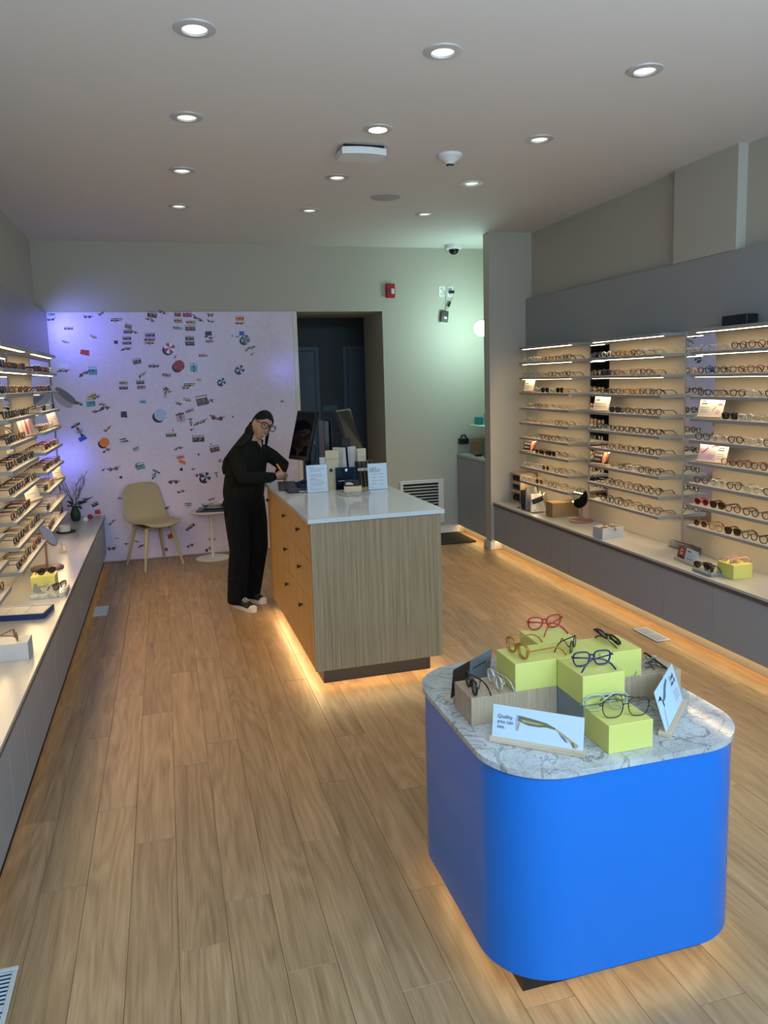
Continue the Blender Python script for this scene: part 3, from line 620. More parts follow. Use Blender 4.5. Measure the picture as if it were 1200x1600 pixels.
# unseen blue-violet spots, added to throw a blue wash on the mural
for x, y, z, p, d in ((-1.0, 8.05, 2.46, 11.0, (.55, 1, -.15)), (-.98, 8.14, 1.12, 2.6, (.0, 1, .0)), (1.30, 8.20, 1.98, .9, (-.1, 1, 0))):
    l = bpy.data.lights.new('added_mural_wash', 'SPOT'); l.energy = p; l.color = (.20, .22, 1.0); l.shadow_soft_size = .006; l.spot_size = 2.1; l.spot_blend = 1
    o = bpy.data.objects.new('added_mural_wash', l); C.objects.link(o); o.location = (x, y, z); o.rotation_euler = Vector(d).to_track_quat('-Z', 'Y').to_euler()

# ================================================================== EYEGLASSES
SHAPES = {}
def lens_outline(shape, n=22):
    P = []
    for k in range(n):
        a = 2 * PI * k / n; c, s_ = math.cos(a), math.sin(a)
        e = {'round': 1.0, 'panto': .86, 'square': .56, 'rect': .58, 'cat': .74, 'hex': .60, 'aviator': .85, 'bold': .60}[shape]
        w, h = {'round': (.0235, .0212), 'panto': (.0252, .0210), 'square': (.0270, .0222), 'rect': (.027, .017), 'cat': (.027, .0205), 'hex': (.0275, .0245), 'aviator': (.028, .0225), 'bold': (.0265, .0222)}[shape]
        x = w * math.copysign(abs(c) ** e, c); z = h * math.copysign(abs(s_) ** e, s_)
        if shape in ('panto', 'square', 'hex', 'aviator', 'bold') and z < 0: x *= 1 - .22 * (-z / h)
        if shape == 'cat': z += .006 * max(0, x / w) if z > 0 else 0; x *= 1 - (.22 * (-z / h) if z < 0 else 0)
        P.append((x, z))
    return P
cacheF, cacheL, cacheT = {}, {}, {}
LX, HZ, TL = .0345, .0355, .132       # lens centre offset, hinge height above table, temple length
def frame_mesh(shape, metal, fc):
    k = (shape, metal, fc)
    if k in cacheF: return cacheF[k]
    mb = MB(); O = lens_outline(shape); r = .0013 if metal else (.0032 if shape == 'bold' else .0025); fl_ = 1.0 if metal else (1.7 if shape == 'bold' else 1.55); base = -min(z for x, z in O) + r * fl_
    for s_ in (-1, 1):
        mb.tube([(s_ * (LX + x), -.0006 * 0, z + base) for x, z in O], r, 6, True, fl_)
        ex = max(x for x, z in O)
        mb.tube([(s_ * (LX + ex - .001), 0, HZ), (s_ * (LX + ex + .0045), .0005, HZ + .0005), (s_ * (LX + ex + .0062), .006, HZ)], r * 1.05, 6)
        if metal: mb.tube([(s_ * (LX - .021), .001, base + .002), (s_ * (LX - .0245), .008, base - .002), (s_ * (LX - .0235), .010, base - .006)], .0008, 4)
    mn = min(x for x, z in O); y_ = .0
    mb.tube([(-(LX + mn) - .0002, y_, base + .007), (-.004, -.002, base + .0105), (.004, -.002, base + .0105), ((LX + mn) + .0002, y_, base + .007)], r * (1.0 if metal else 1.25), 6)
    cacheF[k] = (mb.mesh('frame_front', FR[fc], True), base, LX + max(x for x, z in O) + .0062); return cacheF[k]
def lens_mesh(shape, lm, metal):
    k = (shape, lm, metal)
    if k in cacheL: return cacheL[k]
    O = lens_outline(shape); base = -min(z for x, z in O) + (.0013 if metal else (.00544 if shape == 'bold' else .003875))
    mb = MB(); n = len(O); mb.add([(x, 0, z + base) for x, z in O] + [(0, -.0022, base)], [(i, (i + 1) % n, n) for i in range(n)])
    cacheL[k] = mb.mesh('lens', M[lm], True); return cacheL[k]
def temple_mesh(metal, fc):
    k = (metal, fc)
    if k in cacheT: return cacheT[k]
    mb = MB(); r = .0011 if metal else .0026
    path = [(0, 0, 0), (0, .03, .0004), (0, .088, 0), (0, .104, -.005), (0, .118, -.015), (0, TL, -HZ + .003)]
    mb.tube(path, [r, r, r, r * 1.25, r * 1.35, r * 1.2], 6, False, .55 if not metal else .9)
    cacheT[k] = mb.mesh('temple', FR[fc], True); return cacheT[k]
ALL_G = []
def glasses(loc, rz, shape, fc, lm='lens', metal=False, label='', group=None, fold=0.0, tilt=None, name='eyeglasses', scale=1.0, parent=None):
    fm, base, hx = frame_mesh(shape, metal, fc)
    t_ = bpy.data.objects.new(name, None); C.objects.link(t_); t_.empty_display_size = .03
    t_.location = loc; t_.rotation_euler = (0, 0, rz) if tilt is None else tilt
    if scale != 1: t_.scale = (scale,) * 3
    if parent is None: tag(t_, label, 'eyeglasses' if lm == 'lens' else 'sunglasses', group)
    link('frame_front', fm, t_)
    lmesh = lens_mesh(shape, lm, metal); tm = temple_mesh(metal, fc)
    for s_ in (-1, 1):
        l = link('lens', lmesh, t_, (s_ * LX, 0, 0)); l.scale = (s_, 1, 1)
        link('temple', tm, t_, (s_ * hx, .006, HZ), (0, 0, s_ * fold))
    ALL_G.append(t_)
    return t_
# kinds:  (shape, frame colour, lens, metal, words)
KIND = {
 'b': ('panto', 'black', 'lens', False, 'black rounded'), 'k': ('square', 'black', 'lens', False, 'black square'), 'B': ('square', 'black', 'lens_dark', False, 'black dark-lensed'),
 't': ('panto', 'tort', 'lens', False, 'tortoiseshell'), 'T': ('panto', 'tort', 'lens_brown', False, 'brown-lensed tortoiseshell'), 'g': ('round', 'gold', 'lens', True, 'thin gold metal'),
 'G': ('aviator', 'gold', 'lens_brown', True, 'brown-lensed gold'), 's': ('round', 'silver', 'lens', True, 'thin silver metal'), 'c': ('panto', 'crystal', 'lens', False, 'clear crystal'),
 'a': ('square', 'amber', 'lens', False, 'amber'), 'r': ('panto', 'burgundy', 'lens', False, 'dark red'), 'R': ('panto', 'red', 'lens_dark', False, 'dark-lensed red'), 'n': ('panto', 'navy', 'lens', False, 'navy'),
 'w': ('panto', 'white', 'lens', False, 'white'), 'm': ('round', 'black', 'lens', True, 'thin black metal'), 'o': ('square', 'brown', 'lens', False, 'brown square'), 'p': ('cat', 'pink', 'lens', False, 'pink'), 'h': ('hex', 'gold', 'lens', True, 'gold hexagonal')}
NTH = ['first', 'second', 'third', 'fourth', 'fifth', 'sixth', 'seventh']; SHN = ['top', 'second', 'third', 'fourth', 'fifth', 'sixth', 'seventh', 'eighth', 'lowest']
RIGHT = [['sccoatk', 'mmmmkmk', '#cBcBg', 'ggogsgg', 'gggggog', 'ggmkomm', '#TTBgg', 'sgcGgog', 'wcGgogg'],
         ['nwtabcs', 'tBogobg', 'gbbaakb', '#Bbtbk', 'kmbbkbb', 'gtotkbb', '#gbckb', 'ktboobb', 'gbktgbo'],
         ['ssbrrb', 'nbtrrb', 'bmbcbk', '#Bcsbk', 'kcbckb', '#rrrbt', 'bcbcbb', 'RBrbbk', 'TaBbkt']]
LEFTROWS = [['wtrtkb', 'gktrt', 'bsckg', '#wcpt', 'pttrg', 'trtbt', '#gagb', 'gmggb', 'kggot'],
            ['ktbrtk', 'ttaok', 'obtkk', '#ttkb', 'bbbtk', 'tbtbb', '#rbkr', 'kotkb', 'rtktb'],
            ['ktbrtk', 'tkatt', 'bktko', 'gktkm', 'bmtbk', 'tkbtb', 'krgkt', 'mkkgb', 'tgbkb']]
near_far = ['farthest', 'middle', 'nearest']
def fill(side, bi, rows, limit=None):
    y0, y1 = BAYS[bi]
    for si, row in enumerate(rows):
        z = ZS[si + 1] + .0106; n = len(row)
        jr = random.Random(si * 31 + bi * 7 + (0 if side == 'right' else 500))
        # the row starts at the far end (photo left on the right wall)
        slots = []; y = y1 - .02; 
        sign = row[0] == '#'
        usable = (y1 - y0) - .05 - (.27 if sign else 0); m_ = n - (1 if sign else 0); step = usable / m_
        gi = 0
        for ch in row:
            if ch == '#': y -= .27; continue
            gi += 1; yc = y - step / 2; y -= step
            if limit is not None and yc < limit(si): continue
            sh, fc, lm, me, words = KIND[ch]
            d = .128 + jr.uniform(-.008, .012)
            gx = (PR - DEP + .030 + jr.uniform(0, .012)) if side == 'right' else (PL + DEP - .030 - jr.uniform(0, .012))
            rz = (-PI / 2 if side == 'right' else PI / 2) + (jr.uniform(-.09, .09) + .10 if side == 'right' else jr.uniform(-.05, .05) - .05)
            glasses((gx, yc, z), rz, sh, fc, lm, me,
                    '%s pair, %s from %s end, %s shelf, %s bay, %s wall' % (words, NTH[gi - 1], 'far', SHN[si], near_far[bi], side),
                    'eyewear on the %s wall shelves' % side)
for bi in range(3): fill('right', bi, RIGHT[bi])
for bi in range(2): fill('left', bi, LEFTROWS[bi])
fill('left', 2, LEFTROWS[2], lambda si: 9.9 if si < 2 else 4.0)

# ================================================================== SIGN CARDS
IN = M['ink']; GK = M['greek']
M['pr_pink'] = mat('print_blush', (.60, .42, .46), .5); M['pr_dark'] = mat('print_dark_brown', (.035, .018, .014), .5); M['pr_face'] = mat('print_face', (.62, .30, .18), .5)
M['pr_white'] = mat('print_white', (.80, .76, .70), .5); M['pr_red'] = mat('print_red', (.30, .05, .04), .5); M['pr_olive'] = mat('print_olive', (.14, .13, .06), .5); M['pr_tan'] = mat('print_tan', (.40, .30, .16), .5)
M['pr_lilac'] = mat('print_lilac', (.38, .36, .50), .5); M['pr_sky'] = mat('print_sky', (.48, .62, .82), .5); M['pr_blue'] = mat('print_slate', (.10, .14, .22), .5)
def sign(label, loc, rz, w, h, card='paper_cream', lean=.26, base=(.022, .016), over=.006, prints=(), texts=(), name='sign_card', group=None, basem='signwood'):
    t_ = thing(name, label, 'sign', loc, rz, group)
    bh = base[1]
    MB().box(-w / 2 - over, w / 2 + over, -base[0], base[0], 0, bh, .0015).build('base', M[basem], t_, world=False)
    R_ = Euler((-lean, 0, 0)); 
    cm = MB().box(-w / 2, w / 2, 0, .0016, 0, h).mesh('card', M[card])
    c = link('card', cm, t_, (0, -.004, bh - .001), R_)
    if lean < 0: pass
    by = {}
    for pr in prints:
        poly, m_ = pr[0], pr[1]; lay = pr[2] if len(pr) > 2 else 1
        by.setdefault(m_, MB()).add([(-w / 2 + u * w, -.0002 * lay - .0001, v * h) for u, v in poly], [tuple(range(len(poly)))])
    for m_, mb in by.items(): mb.build('printed_area', M[m_], c, world=False)
    for body, u, v, size, m_ in texts:
        text('lettering', body, size, M[m_], c, (-w / 2 + u * w, -.0012, v * h), (PI / 2, 0, 0), bold=.0)
    return t_
def R4(u0, v0, u1, v1): return [(u0, v0), (u1, v0), (u1, v1), (u0, v1)]
def lines(u0, u1, v0, dv, n, h=.03, jit=3, m='greek', lay=1):
    q = random.Random(jit); return [(R4(u0, v0 - k * dv, u0 + (u1 - u0) * q.uniform(.7, 1), v0 - k * dv + h), m, lay) for k in range(n)]
zs = lambda k: ZS[k] + .0106
xr_ = PR - DEP + .035
cream = lines(.08, .40, .80, .16, 2, .07, 1, 'ink') + lines(.08, .55, .45, .13, 3, .04, 2)
sign('cream card with small print on third shelf of the farthest right bay', (xr_, 7.07, zs(3)), -PI / 2 + .12, .17, .115, prints=cream, group='shelf signs')
darkp = [(R4(0, 0, 1, 1), 'pr_dark'), ([(.62, .10), (.74, .02), (.86, .30), (.88, .7), (.80, .95), (.66, .90), (.60, .55)], 'pr_face', 2), (R4(.88, .88, 1, 1), 'pr_white', 2), ([(.80, .45), (.95, .2), (.97, .75), (.86, .85)], 'pr_red', 3)]
for bi, lab in ((0, 'farthest'), (1, 'middle')):
    y = BAYS[bi][1] - .145
    sign('dark photo card with bold white words on seventh shelf, %s right bay' % lab, (xr_, y, zs(7)), -PI / 2 + .12, .20, .105, card='black_matte', prints=darkp,
         texts=[('All most', .06, .58, .030, 'pr_white'), ('fashion.', .06, .24, .030, 'pr_white')], group='shelf signs')
sign('cream card with small print on fourth shelf of the middle right bay', (xr_, 5.735, zs(4)), -PI / 2 + .12, .20, .125, prints=lines(.10, .38, .82, .17, 2, .08, 5, 'ink') + lines(.10, .85, .40, .16, 2, .05, 6), group='shelf signs')
glassprint = [([(.60, .30), (.68, .42), (.74, .62), (.70, .64), (.62, .48), (.56, .32)], 'greek', 2), ([(.74, .62), (.80, .72), (.90, .70), (.98, .62), (.97, .58), (.88, .62), (.80, .60)], 'pr_red', 2), ([(.80, .72), (.84, .86), (.92, .84), (.94, .70)], 'pr_lilac', 3), ([(.70, .14), (.86, .12), (.90, .30), (.78, .40), (.70, .30)], 'pr_pink', 1)]
sign('cream card with a spectacles print on fourth shelf, nearest right bay', (xr_, 4.385, zs(4)), -PI / 2 + .10, .215, .125, prints=lines(.08, .32, .80, .14, 2, .07, 8, 'ink') + lines(.08, .48, .46, .12, 3, .04, 9) + glassprint, group='shelf signs')
glp = [(R4(0, 0, .62, 1), 'pr_pink'), ([(.10, .42), (.22, .60), (.30, .74), (.34, .70), (.26, .54), (.12, .36)], 'pr_blue', 2), ([(.40, .76), (.52, .84), (.66, .84), (.66, .78), (.54, .78), (.42, .70)], 'pr_dark', 2), ([(.30, .08), (.50, .10), (.58, .34), (.46, .40), (.32, .3)], 'pr_lilac', 2)]
sign('blush pink and cream spectacles card on sixth shelf, nearest right bay', (xr_, 4.355, zs(6)), -PI / 2 + .10, .25, .13, prints=glp + lines(.66, .92, .70, .12, 2, .06, 11, 'ink', 3) + lines(.66, .95, .38, .11, 3, .035, 12, 'greek', 3), group='shelf signs')
xl_ = PL + DEP - .04
legp = [([(.15, 0), (.28, 0), (.34, .95), (.22, .95)], 'pr_face', 2), ([(.42, 0), (.55, 0), (.60, .95), (.48, .95)], 'pr_red', 2), ([(.68, 0), (.80, 0), (.84, .95), (.74, .95)], 'pr_face', 2)]
sign('pink photo card on fourth shelf of the middle left bay', (xl_ + .005, 5.74, zs(4)), PI / 2 - .30, .21, .125, prints=[(R4(.02, .02, .98, .98), 'pr_pink')] + legp, group='shelf signs')
sign('pink and cream card on fourth shelf of the farthest left bay', (xl_, 7.08, zs(4)), PI / 2 - .30, .18, .12, prints=[(R4(0, 0, .5, 1), 'pr_pink')] + lines(.55, .92, .8, .2, 3, .06, 4), group='shelf signs')
sign('plain cream card on seventh shelf of the middle left bay', (xl_, 5.745, zs(7)), PI / 2 - .30, .20, .115, prints=lines(.10, .8, .75, .2, 3, .05, 4), group='shelf signs')
sign('plain cream card on seventh shelf of the farthest left bay', (xl_, 7.08, zs(7)), PI / 2 - .30, .18, .115, prints=lines(.10, .8, .75, .2, 3, .05, 14), group='shelf signs')

# ================================================================== BLUE DISPLAY STAND
bxc, byc, bw_, bd_, br_ = 1.248, 2.233, .838, .853, .20
t_ = thing('display_stand', 'glossy cobalt blue rounded display stand with a marble top', 'display stand', (bxc, byc, 0))
MB().prism(rrect(bw_, bd_, br_, 20, bxc, byc), .111, .736).build('body', M['blue'], t_, True, 40)
MB().prism(rrect(bw_ + .018, bd_ + .018, br_ + .009, 20, bxc, byc), .736, .754).build('marble_top', M['marble'], t_, True, 40)
MB().box(.932, 1.564, 1.92, 2.545, 0, .111).build('plinth', M['plinth'], t_)
mb = MB(); led = rrect(.72, .735, .15, 8, bxc, byc); n = len(led)
inn = rrect(.70, .715, .14, 8, bxc, byc)
mb.add([(x, y, .1085) for x, y in led] + [(x, y, .1085) for x, y in inn], [(i, (i + 1) % n, n + (i + 1) % n, n + i) for i in range(n)])
mb.build('under_light', M['toe_white'], t_)
def block(label, x0, x1, y0, y1, z0, z1, m, name='display_block', group='blocks on the blue stand'):
    o = MB().box(x0, x1, y0, y1, z0, z1, .0012).build(name, M[m], None)
    cx, cy = (x0 + x1) / 2, (y0 + y1) / 2; o.data.transform(Matrix.Translation((-cx, -cy, -z0))); o.location = (cx, cy, z0)
    return tag(o, label, 'display block', group)
zt, z2, z3 = .7543, .8445, .937
g_ = .0004
block('long wood veneer block on the left of the marble top', .87, 1.17 - g_, 2.15, 2.297, zt, z2, 'block_wood')
block('long wood veneer block on the right of the marble top', 1.3205, 1.628, 2.135, 2.285, zt, z2, 'block_wood')
block('grey block under the front yellow block', 1.1705, 1.3195, 1.99, 2.1445, zt, z2, 'box_slate')
block('grey block hidden under the middle yellow block', 1.1705, 1.3195, 2.1455, 2.2945, zt, z2, 'box_slate')
block('grey block under the rear yellow block', 1.1755, 1.3245, 2.2955, 2.44, zt, z2, 'box_slate')
block('yellow block under the amber glasses', 1.0215, 1.1697, 2.15, 2.296, z2 + g_, z3, 'yellow')
block('yellow block at the centre under the small round black glasses', 1.1703, 1.3197, 2.1455, 2.2947, z2 + g_, z3, 'yellow')
block('yellow block on the right under the folded black glasses', 1.3203, 1.474, 2.136, 2.2855, z2 + g_, z3, 'yellow')
block('yellow block at the front under the navy glasses', 1.1675, 1.3135, 1.987, 2.1447, z2 + g_, z3, 'yellow')
block('yellow block at the rear under the red glasses', 1.1775, 1.3265, 2.2955, 2.44, z2 + g_, z3, 'yellow')
block('lowest yellow block standing directly on the marble', 1.1715, 1.3185, 1.848, 1.9895, zt, .8405, 'yellow')
z3 += .0004; z2 += .0004
GG = 'eyewear on the blue stand'
glasses((1.268, 2.425, z3), PI + .04, 'cat', 'red', label='red cat-eye glasses with crossed temples on rear yellow block', group=GG, fold=1.02, scale=1.06)
glasses((1.060, 2.215, z3), math.radians(-84), 'bold', 'amber', label='chunky amber square glasses on left yellow block', group=GG, scale=1.03)
glasses((1.255, 2.20, z3), math.radians(50), 'round', 'black', label='small round black glasses standing on central yellow block', group=GG, fold=1.15, scale=.86)
glasses((1.418, 2.225, z3 + .002), 0, 'panto', 'black', metal=False, label='folded black glasses lying on right yellow block', group=GG, fold=1.45, tilt=(math.radians(-38), 0, math.radians(96)))
glasses((1.238, 2.055, z3), PI - math.radians(6), 'square', 'navy', label='navy square glasses on front yellow block', group=GG, fold=1.22, scale=1.0)
glasses((1.590, 2.19, z2 + .002), 0, 'panto', 'black', label='black glasses lying on right wood block', group=GG, fold=1.35, tilt=(math.radians(-52), 0, math.radians(82)))
glasses((1.250, 1.885, .8412), math.radians(-8), 'hex', 'black', metal=True, label='thin black hexagonal glasses on lowest yellow block', group=GG, scale=1.16, fold=.9)
glasses((1.222, 1.945, .8412), math.radians(-6), 'square', 'sage', label='pale translucent square glasses on lowest yellow block', group=GG, scale=1.08, fold=1.3)
glasses((.893, 2.205, z2), math.radians(-96), 'square', 'black', 'lens_grey', label='black square glasses with tinted lenses on left wood block', group=GG, fold=1.25)
glasses((.978, 2.21, z2), math.radians(-92), 'panto', 'crystal', label='clear crystal glasses beside the black pair, left wood block', group=GG, fold=1.3)
glasses((1.50, 2.165, z2 + .001), math.radians(200), 'rect', 'silver', metal=True, label='slim silver glasses lying behind right yellow block', group=GG, fold=1.5)
# lettered signs on the marble
# sunglass arm printed on the long card
arm = [(R4(.285, .58, .310, .76), 'pr_blue', 4), ([(.262, .30), (.275, .28), (.285, .76), (.268, .78), (.258, .60)], 'pr_lilac', 2), ([(.272, .28), (.292, .30), (.312, .56), (.286, .56)], 'pr_tan', 3),
       ([(.310, .76), (.50, .70), (.60, .66), (.70, .55), (.70, .50), (.60, .53), (.52, .50), (.40, .50), (.312, .57)], 'pr_olive', 2), ([(.32, .66), (.50, .62), (.58, .60), (.50, .56), (.34, .58)], 'pr_tan', 3),
       ([(.70, .55), (.80, .40), (.90, .22), (.945, .16), (.945, .10), (.92, .04), (.89, .06), (.86, .20), (.78, .34), (.70, .50)], 'pr_tan', 2), ([(.86, .22), (.89, .06), (.91, .04), (.90, .20)], 'pr_olive', 3),
       ([(.72, .46), (.80, .30), (.84, .17), (.80, .20), (.76, .32)], 'pr_blue', 1)]
sign('long white card reading Quality you can see at the stand front', (.998, 1.957, .7544), math.radians(-40.5), .272, .096, card='paper', lean=.20, base=(.019, .014), prints=arm,
     texts=[('Quality', .055, .61, .0158, 'ink'), ('you can', .055, .45, .0158, 'ink'), ('see.', .055, .29, .0158, 'ink')], group='signs on the blue stand')
frm = [(R4(0, 0, .64, 1), 'pr_sky'), ([(.22, .62), (.30, .72), (.40, .86), (.56, .94), (.58, .86), (.46, .76), (.36, .60), (.28, .56)], 'pr_blue', 2), ([(.04, .72), (.14, .80), (.20, .70), (.16, .66), (.12, .70)], 'pr_dark', 2), ([(.18, .66), (.23, .64), (.24, .48), (.20, .46)], 'pr_dark', 2), ([(.10, .02), (.16, .02), (.20, .46), (.17, .46)], 'pr_lilac', 2)]
sign('white card with glasses print facing right on the stand', (1.490, 1.985, .7544), math.radians(43), .27, .125, card='paper', lean=.30, base=(.019, .014), prints=frm + lines(.70, .95, .40, .09, 3, .03, 3, 'greek', 2),
     texts=[('Comfy', .68, .74, .020, 'ink'), ('clear fit', .68, .60, .020, 'ink')], group='signs on the blue stand')
sign('card seen from behind at the back left of the stand', (.972, 2.415, .7544), math.radians(35), .25, .105, card='box_slate', lean=-.12, base=(.019, .014), prints=[(R4(.0, 0, .42, 1), 'pr_dark')] + lines(.5, .95, .62, .1, 1, .05, 3, 'ink', 2), group='signs on the blue stand')

# ================================================================== ISLAND COUNTER
isl = thing('service_counter', 'oak service counter with white stone top and bronze knobs', 'counter', (.772, 4.38, 0), .014)
LW, LD = .811, 1.745
MB().box(.022, LW, .0, LD, .127, 1.024).build('body', M['island_side'], isl, world=False)
MB().box(0, LW, -.020, -.0006, .120, 1.024, .001).build('front_panel', M['island_front'], isl, world=False)
MB().box(.067, .763, .09, LD - .06, 0, .127).build('plinth', M['plinth'], isl, world=False)
MB().box(-.017, LW + .021, -.036, LD + .03, 1.0245, 1.05, .0015).build('stone_top', M['quartz'], isl, world=False)
mb = MB().box(.03, .055, .02, LD - .02, .121, .1265).box(LW - .055, LW - .03, .02, LD - .02, .121, .1265).box(.055, LW - .055, .004, .03, .121, .1265)
mb.build('under_light', M['toe_white'], isl, world=False)
km = MB().lathe([(.005, 0), (.005, .012), (.013, .016), (.014, .022), (.009, .027)], n=14).mesh('knob', M['brass'], True)
for z0_, z1_ in ((.785, 1.020), (.535, .781), (.124, .531)):
    dr = MB().box(.002, .0215, .003, 1.065, z0_, z1_, .0012).build('drawer', M['island_side'], isl, world=False)
    for y in (.355, .885): link('knob', km, dr, (.002, y, z1_ - .095), (0, -PI / 2, 0))
dr = MB().box(.002, .0215, 1.069, LD, .124, 1.020, .0012).build('door', M['island_side'], isl, world=False)
link('knob', km, dr, (.002, LD - .10, .925), (0, -PI / 2, 0))

# things on the counter top
ZT = 1.0504
def stand_sign(label, cx, cy, rz, w, h, prints, texts):
    t_ = thing('sign_holder', label, 'sign', (cx, cy, ZT), rz, 'signs on the counter')
    a = .10
    MB().obox((0, .004 + h * math.sin(a) / 2, h / 2 * math.cos(a)), (1, 0, 0), (0, math.cos(a), -math.sin(a)), (0, math.sin(a), math.cos(a)), w / 2 + .004, .0022, h / 2 + .003).box(-w / 2 - .004, w / 2 + .004, .0, .06, 0.0, .003).build('acrylic_holder', M['acrylic'], t_, world=False)
    c = link('sheet', MB().box(-w / 2, w / 2, 0, .0008, 0, h).mesh('sheet', M['paper']), t_, (0, .0005, .003), (-a, 0, 0))
    by = {}
    for poly, m_, lay in prints: by.setdefault(m_, MB()).add([(-w / 2 + u * w, -.0003 * lay, v * h) for u, v in poly], [tuple(range(len(poly)))])
    for m_, mb in by.items(): mb.build('printed_area', M[m_], c, world=False)
    for body, u, v, size in texts: text('lettering', body, size, M['ink'], c, (-w / 2 + u * w, -.001, v * h), (PI / 2, 0, 0))
    return t_
pr = lines(.12, .45, .90, .1, 1, .012, 1, 'ink') + lines(.12, .88, .855, .036, 4, .014, 2) + lines(.12, .90, .66, .036, 4, .014, 3) + lines(.12, .55, .485, .1, 1, .014, 4, 'ink') + lines(.12, .85, .44, .036, 2, .014, 5) + lines(.14, .90, .345, .036, 4, .014, 6) + lines(.12, .3, .17, .1, 1, .012, 4, 'ink') + lines(.12, .85, .12, .036, 2, .012, 5)
stand_sign('white page of small print in a clear holder, left one', 1.025, 5.41, .02, .150, .195, [(p[0], p[1], 1) for p in pr], [])
pr = []
for k in range(4): pr += lines(.16, .48, .575 - k * .125, .1, 1, .024, k) + lines(.56, .86, .575 - k * .125, .1, 1, .024, k + 9)
pr += lines(.10, .28, .07, .1, 1, .02, 3)
stand_sign('white page headed A quick guide in a clear holder', 1.46, 5.35, .0, .142, .188, [(p[0], p[1], 1) for p in pr], [('A quick', .08, .80, .0165), ('guide to our', .08, .735, .0165), ('store hours', .08, .67, .0165)])
o = MB().lathe([(.112, 0), (.115, .002), (.115, .012), (.112, .014)], (1.245, 5.215, ZT), 40).build('stone_coaster', M['terrazzo'], None, True, 40); tag(o, 'round speckled stone disc on the counter top', 'tray')
t_ = thing('card_box', 'small oak box of black cards on the stone disc', 'card holder', (1.245, 5.25, ZT + .0142), -.22)
MB().box(-.062, .062, -.03, .03, 0, .038, .0012).build('base', M['signwood'], t_, world=False)
cb_ = MB().obox((-.006, .012, .052), (1, 0, 0), (0, .86, -.5), (0, .5, .86), .052, .010, .026).build('card_stack', M['black_matte'], t_, world=False)
MB().obox((-.022, -.0005, .0525), (1, 0, 0), (0, .86, -.5), (0, .5, .86), .026, .0006, .003).obox((-.027, .003, .0605), (1, 0, 0), (0, .86, -.5), (0, .5, .86), .018, .0006, .002).build('printed_lettering', M['pr_white'], t_, world=False)
t_ = thing('photo_block', 'clear acrylic stand holding a dark blue photo of glasses', 'picture stand', (1.25, 5.46, ZT))
MB().box(-.080, .080, -.004, .004, 0, .165, .001).build('acrylic', M['smoke_film'], t_, world=False)
MB().box(-.076, .05, .0045, .006, .005, .09).build('photo', M['navy'], t_, world=False)
MB().box(-.03, .06, .0045, .0055, .09, .158).build('photo_top', M['pr_blue'], t_, world=False)
MB().add([(-.012, -.0046, .150), (.004, -.0046, .156), (.010, -.0046, .146), (.002, -.0046, .132), (-.006, -.0046, .134)], [(0, 1, 2, 3, 4)]).add([(-.064, -.0046, .066), (.03, -.0046, .070), (.03, -.0046, .0675), (-.064, -.0046, .0635)], [(0, 1, 2, 3)]).build('printed_mark', M['pr_white'], t_, world=False)
# paper bags / envelopes in a rack
def bag(label, cx, cy, rz, w, d, h, m, lean=0.0, mark=False):
    t_ = thing('paper_bag', label, 'bag', (cx, cy, ZT), rz, 'paper bags on the counter')
    q = MB(); n = 4
    lo = [(-w / 2 * .8, -d / 2), (w / 2 * .8, -d / 2), (w / 2 * .8, d / 2), (-w / 2 * .8, d / 2)]; hi = [(-w / 2, -d * .32 + lean), (w / 2, -d * .32 + lean), (w / 2, d * .32 + lean), (-w / 2, d * .32 + lean)]
    md = [((a[0] + b[0]) / 2, a[1] * .9 + lean * .4) for a, b in zip(lo, hi)]
    vs = [(x, y, 0) for x, y in lo] + [(x, y * 1.1, h * .5) for x, y in md] + [(x, y, h) for x, y in hi]
    q.add(vs, [(3, 2, 1, 0)] + [(i + 4 * j, (i + 1) % 4 + 4 * j, (i + 1) % 4 + 4 * j + 4, i + 4 * j + 4) for j in range(2) for i in range(4)])
    q.build('bag', m, t_, world=False)
    q = MB(); q.add([(-w * .5, -d * .32 + lean, h), (w * .5, -d * .32 + lean, h), (w * .46, -d * .5 + lean * .8, h * .8), (-w * .46, -d * .5 + lean * .8, h * .8)], [(0, 1, 2, 3)]); q.v = [(x, y - .001, z) for x, y, z in q.v]
    q.build('folded_flap', m, t_, world=False)
    if mark: MB().lathe([(.013, 0), (.013, .001)], n=16).build('round_mark', M['ink'], t_, world=False).matrix_local = Matrix.Translation((-.005, -d * .56, h * .50)) @ Matrix.Rotation(PI / 2, 4, 'X')
    return t_
mp = mat('cream_paper_bag', (.50, .43, .29), .6); mp2 = mat('pale_paper_bag', (.52, .50, .47), .6)
bag('cream paper bag with a round mark, standing left on the counter', 1.165, 5.53, -.5, .105, .05, .285, mp, .01, True)
bag('pale paper bag leaning behind the cream one', 1.245, 5.60, -.9, .10, .04, .30, mp2, -.02)
bag('narrow white paper bag on the right of the bag row', 1.345, 5.60, .75, .08, .03, .30, mp2, .02)
bag('cream paper bag at the right end of the bag row', 1.395, 5.58, .15, .07, .04, .285, mp, .0)
o = MB().box(-.035, .035, -.02, .02, 0, .36, .004).build('black_folder', M['black_matte'], None); o.location = (1.305, 5.685, ZT); tag(o, 'tall black folder between the paper bags', 'folder')
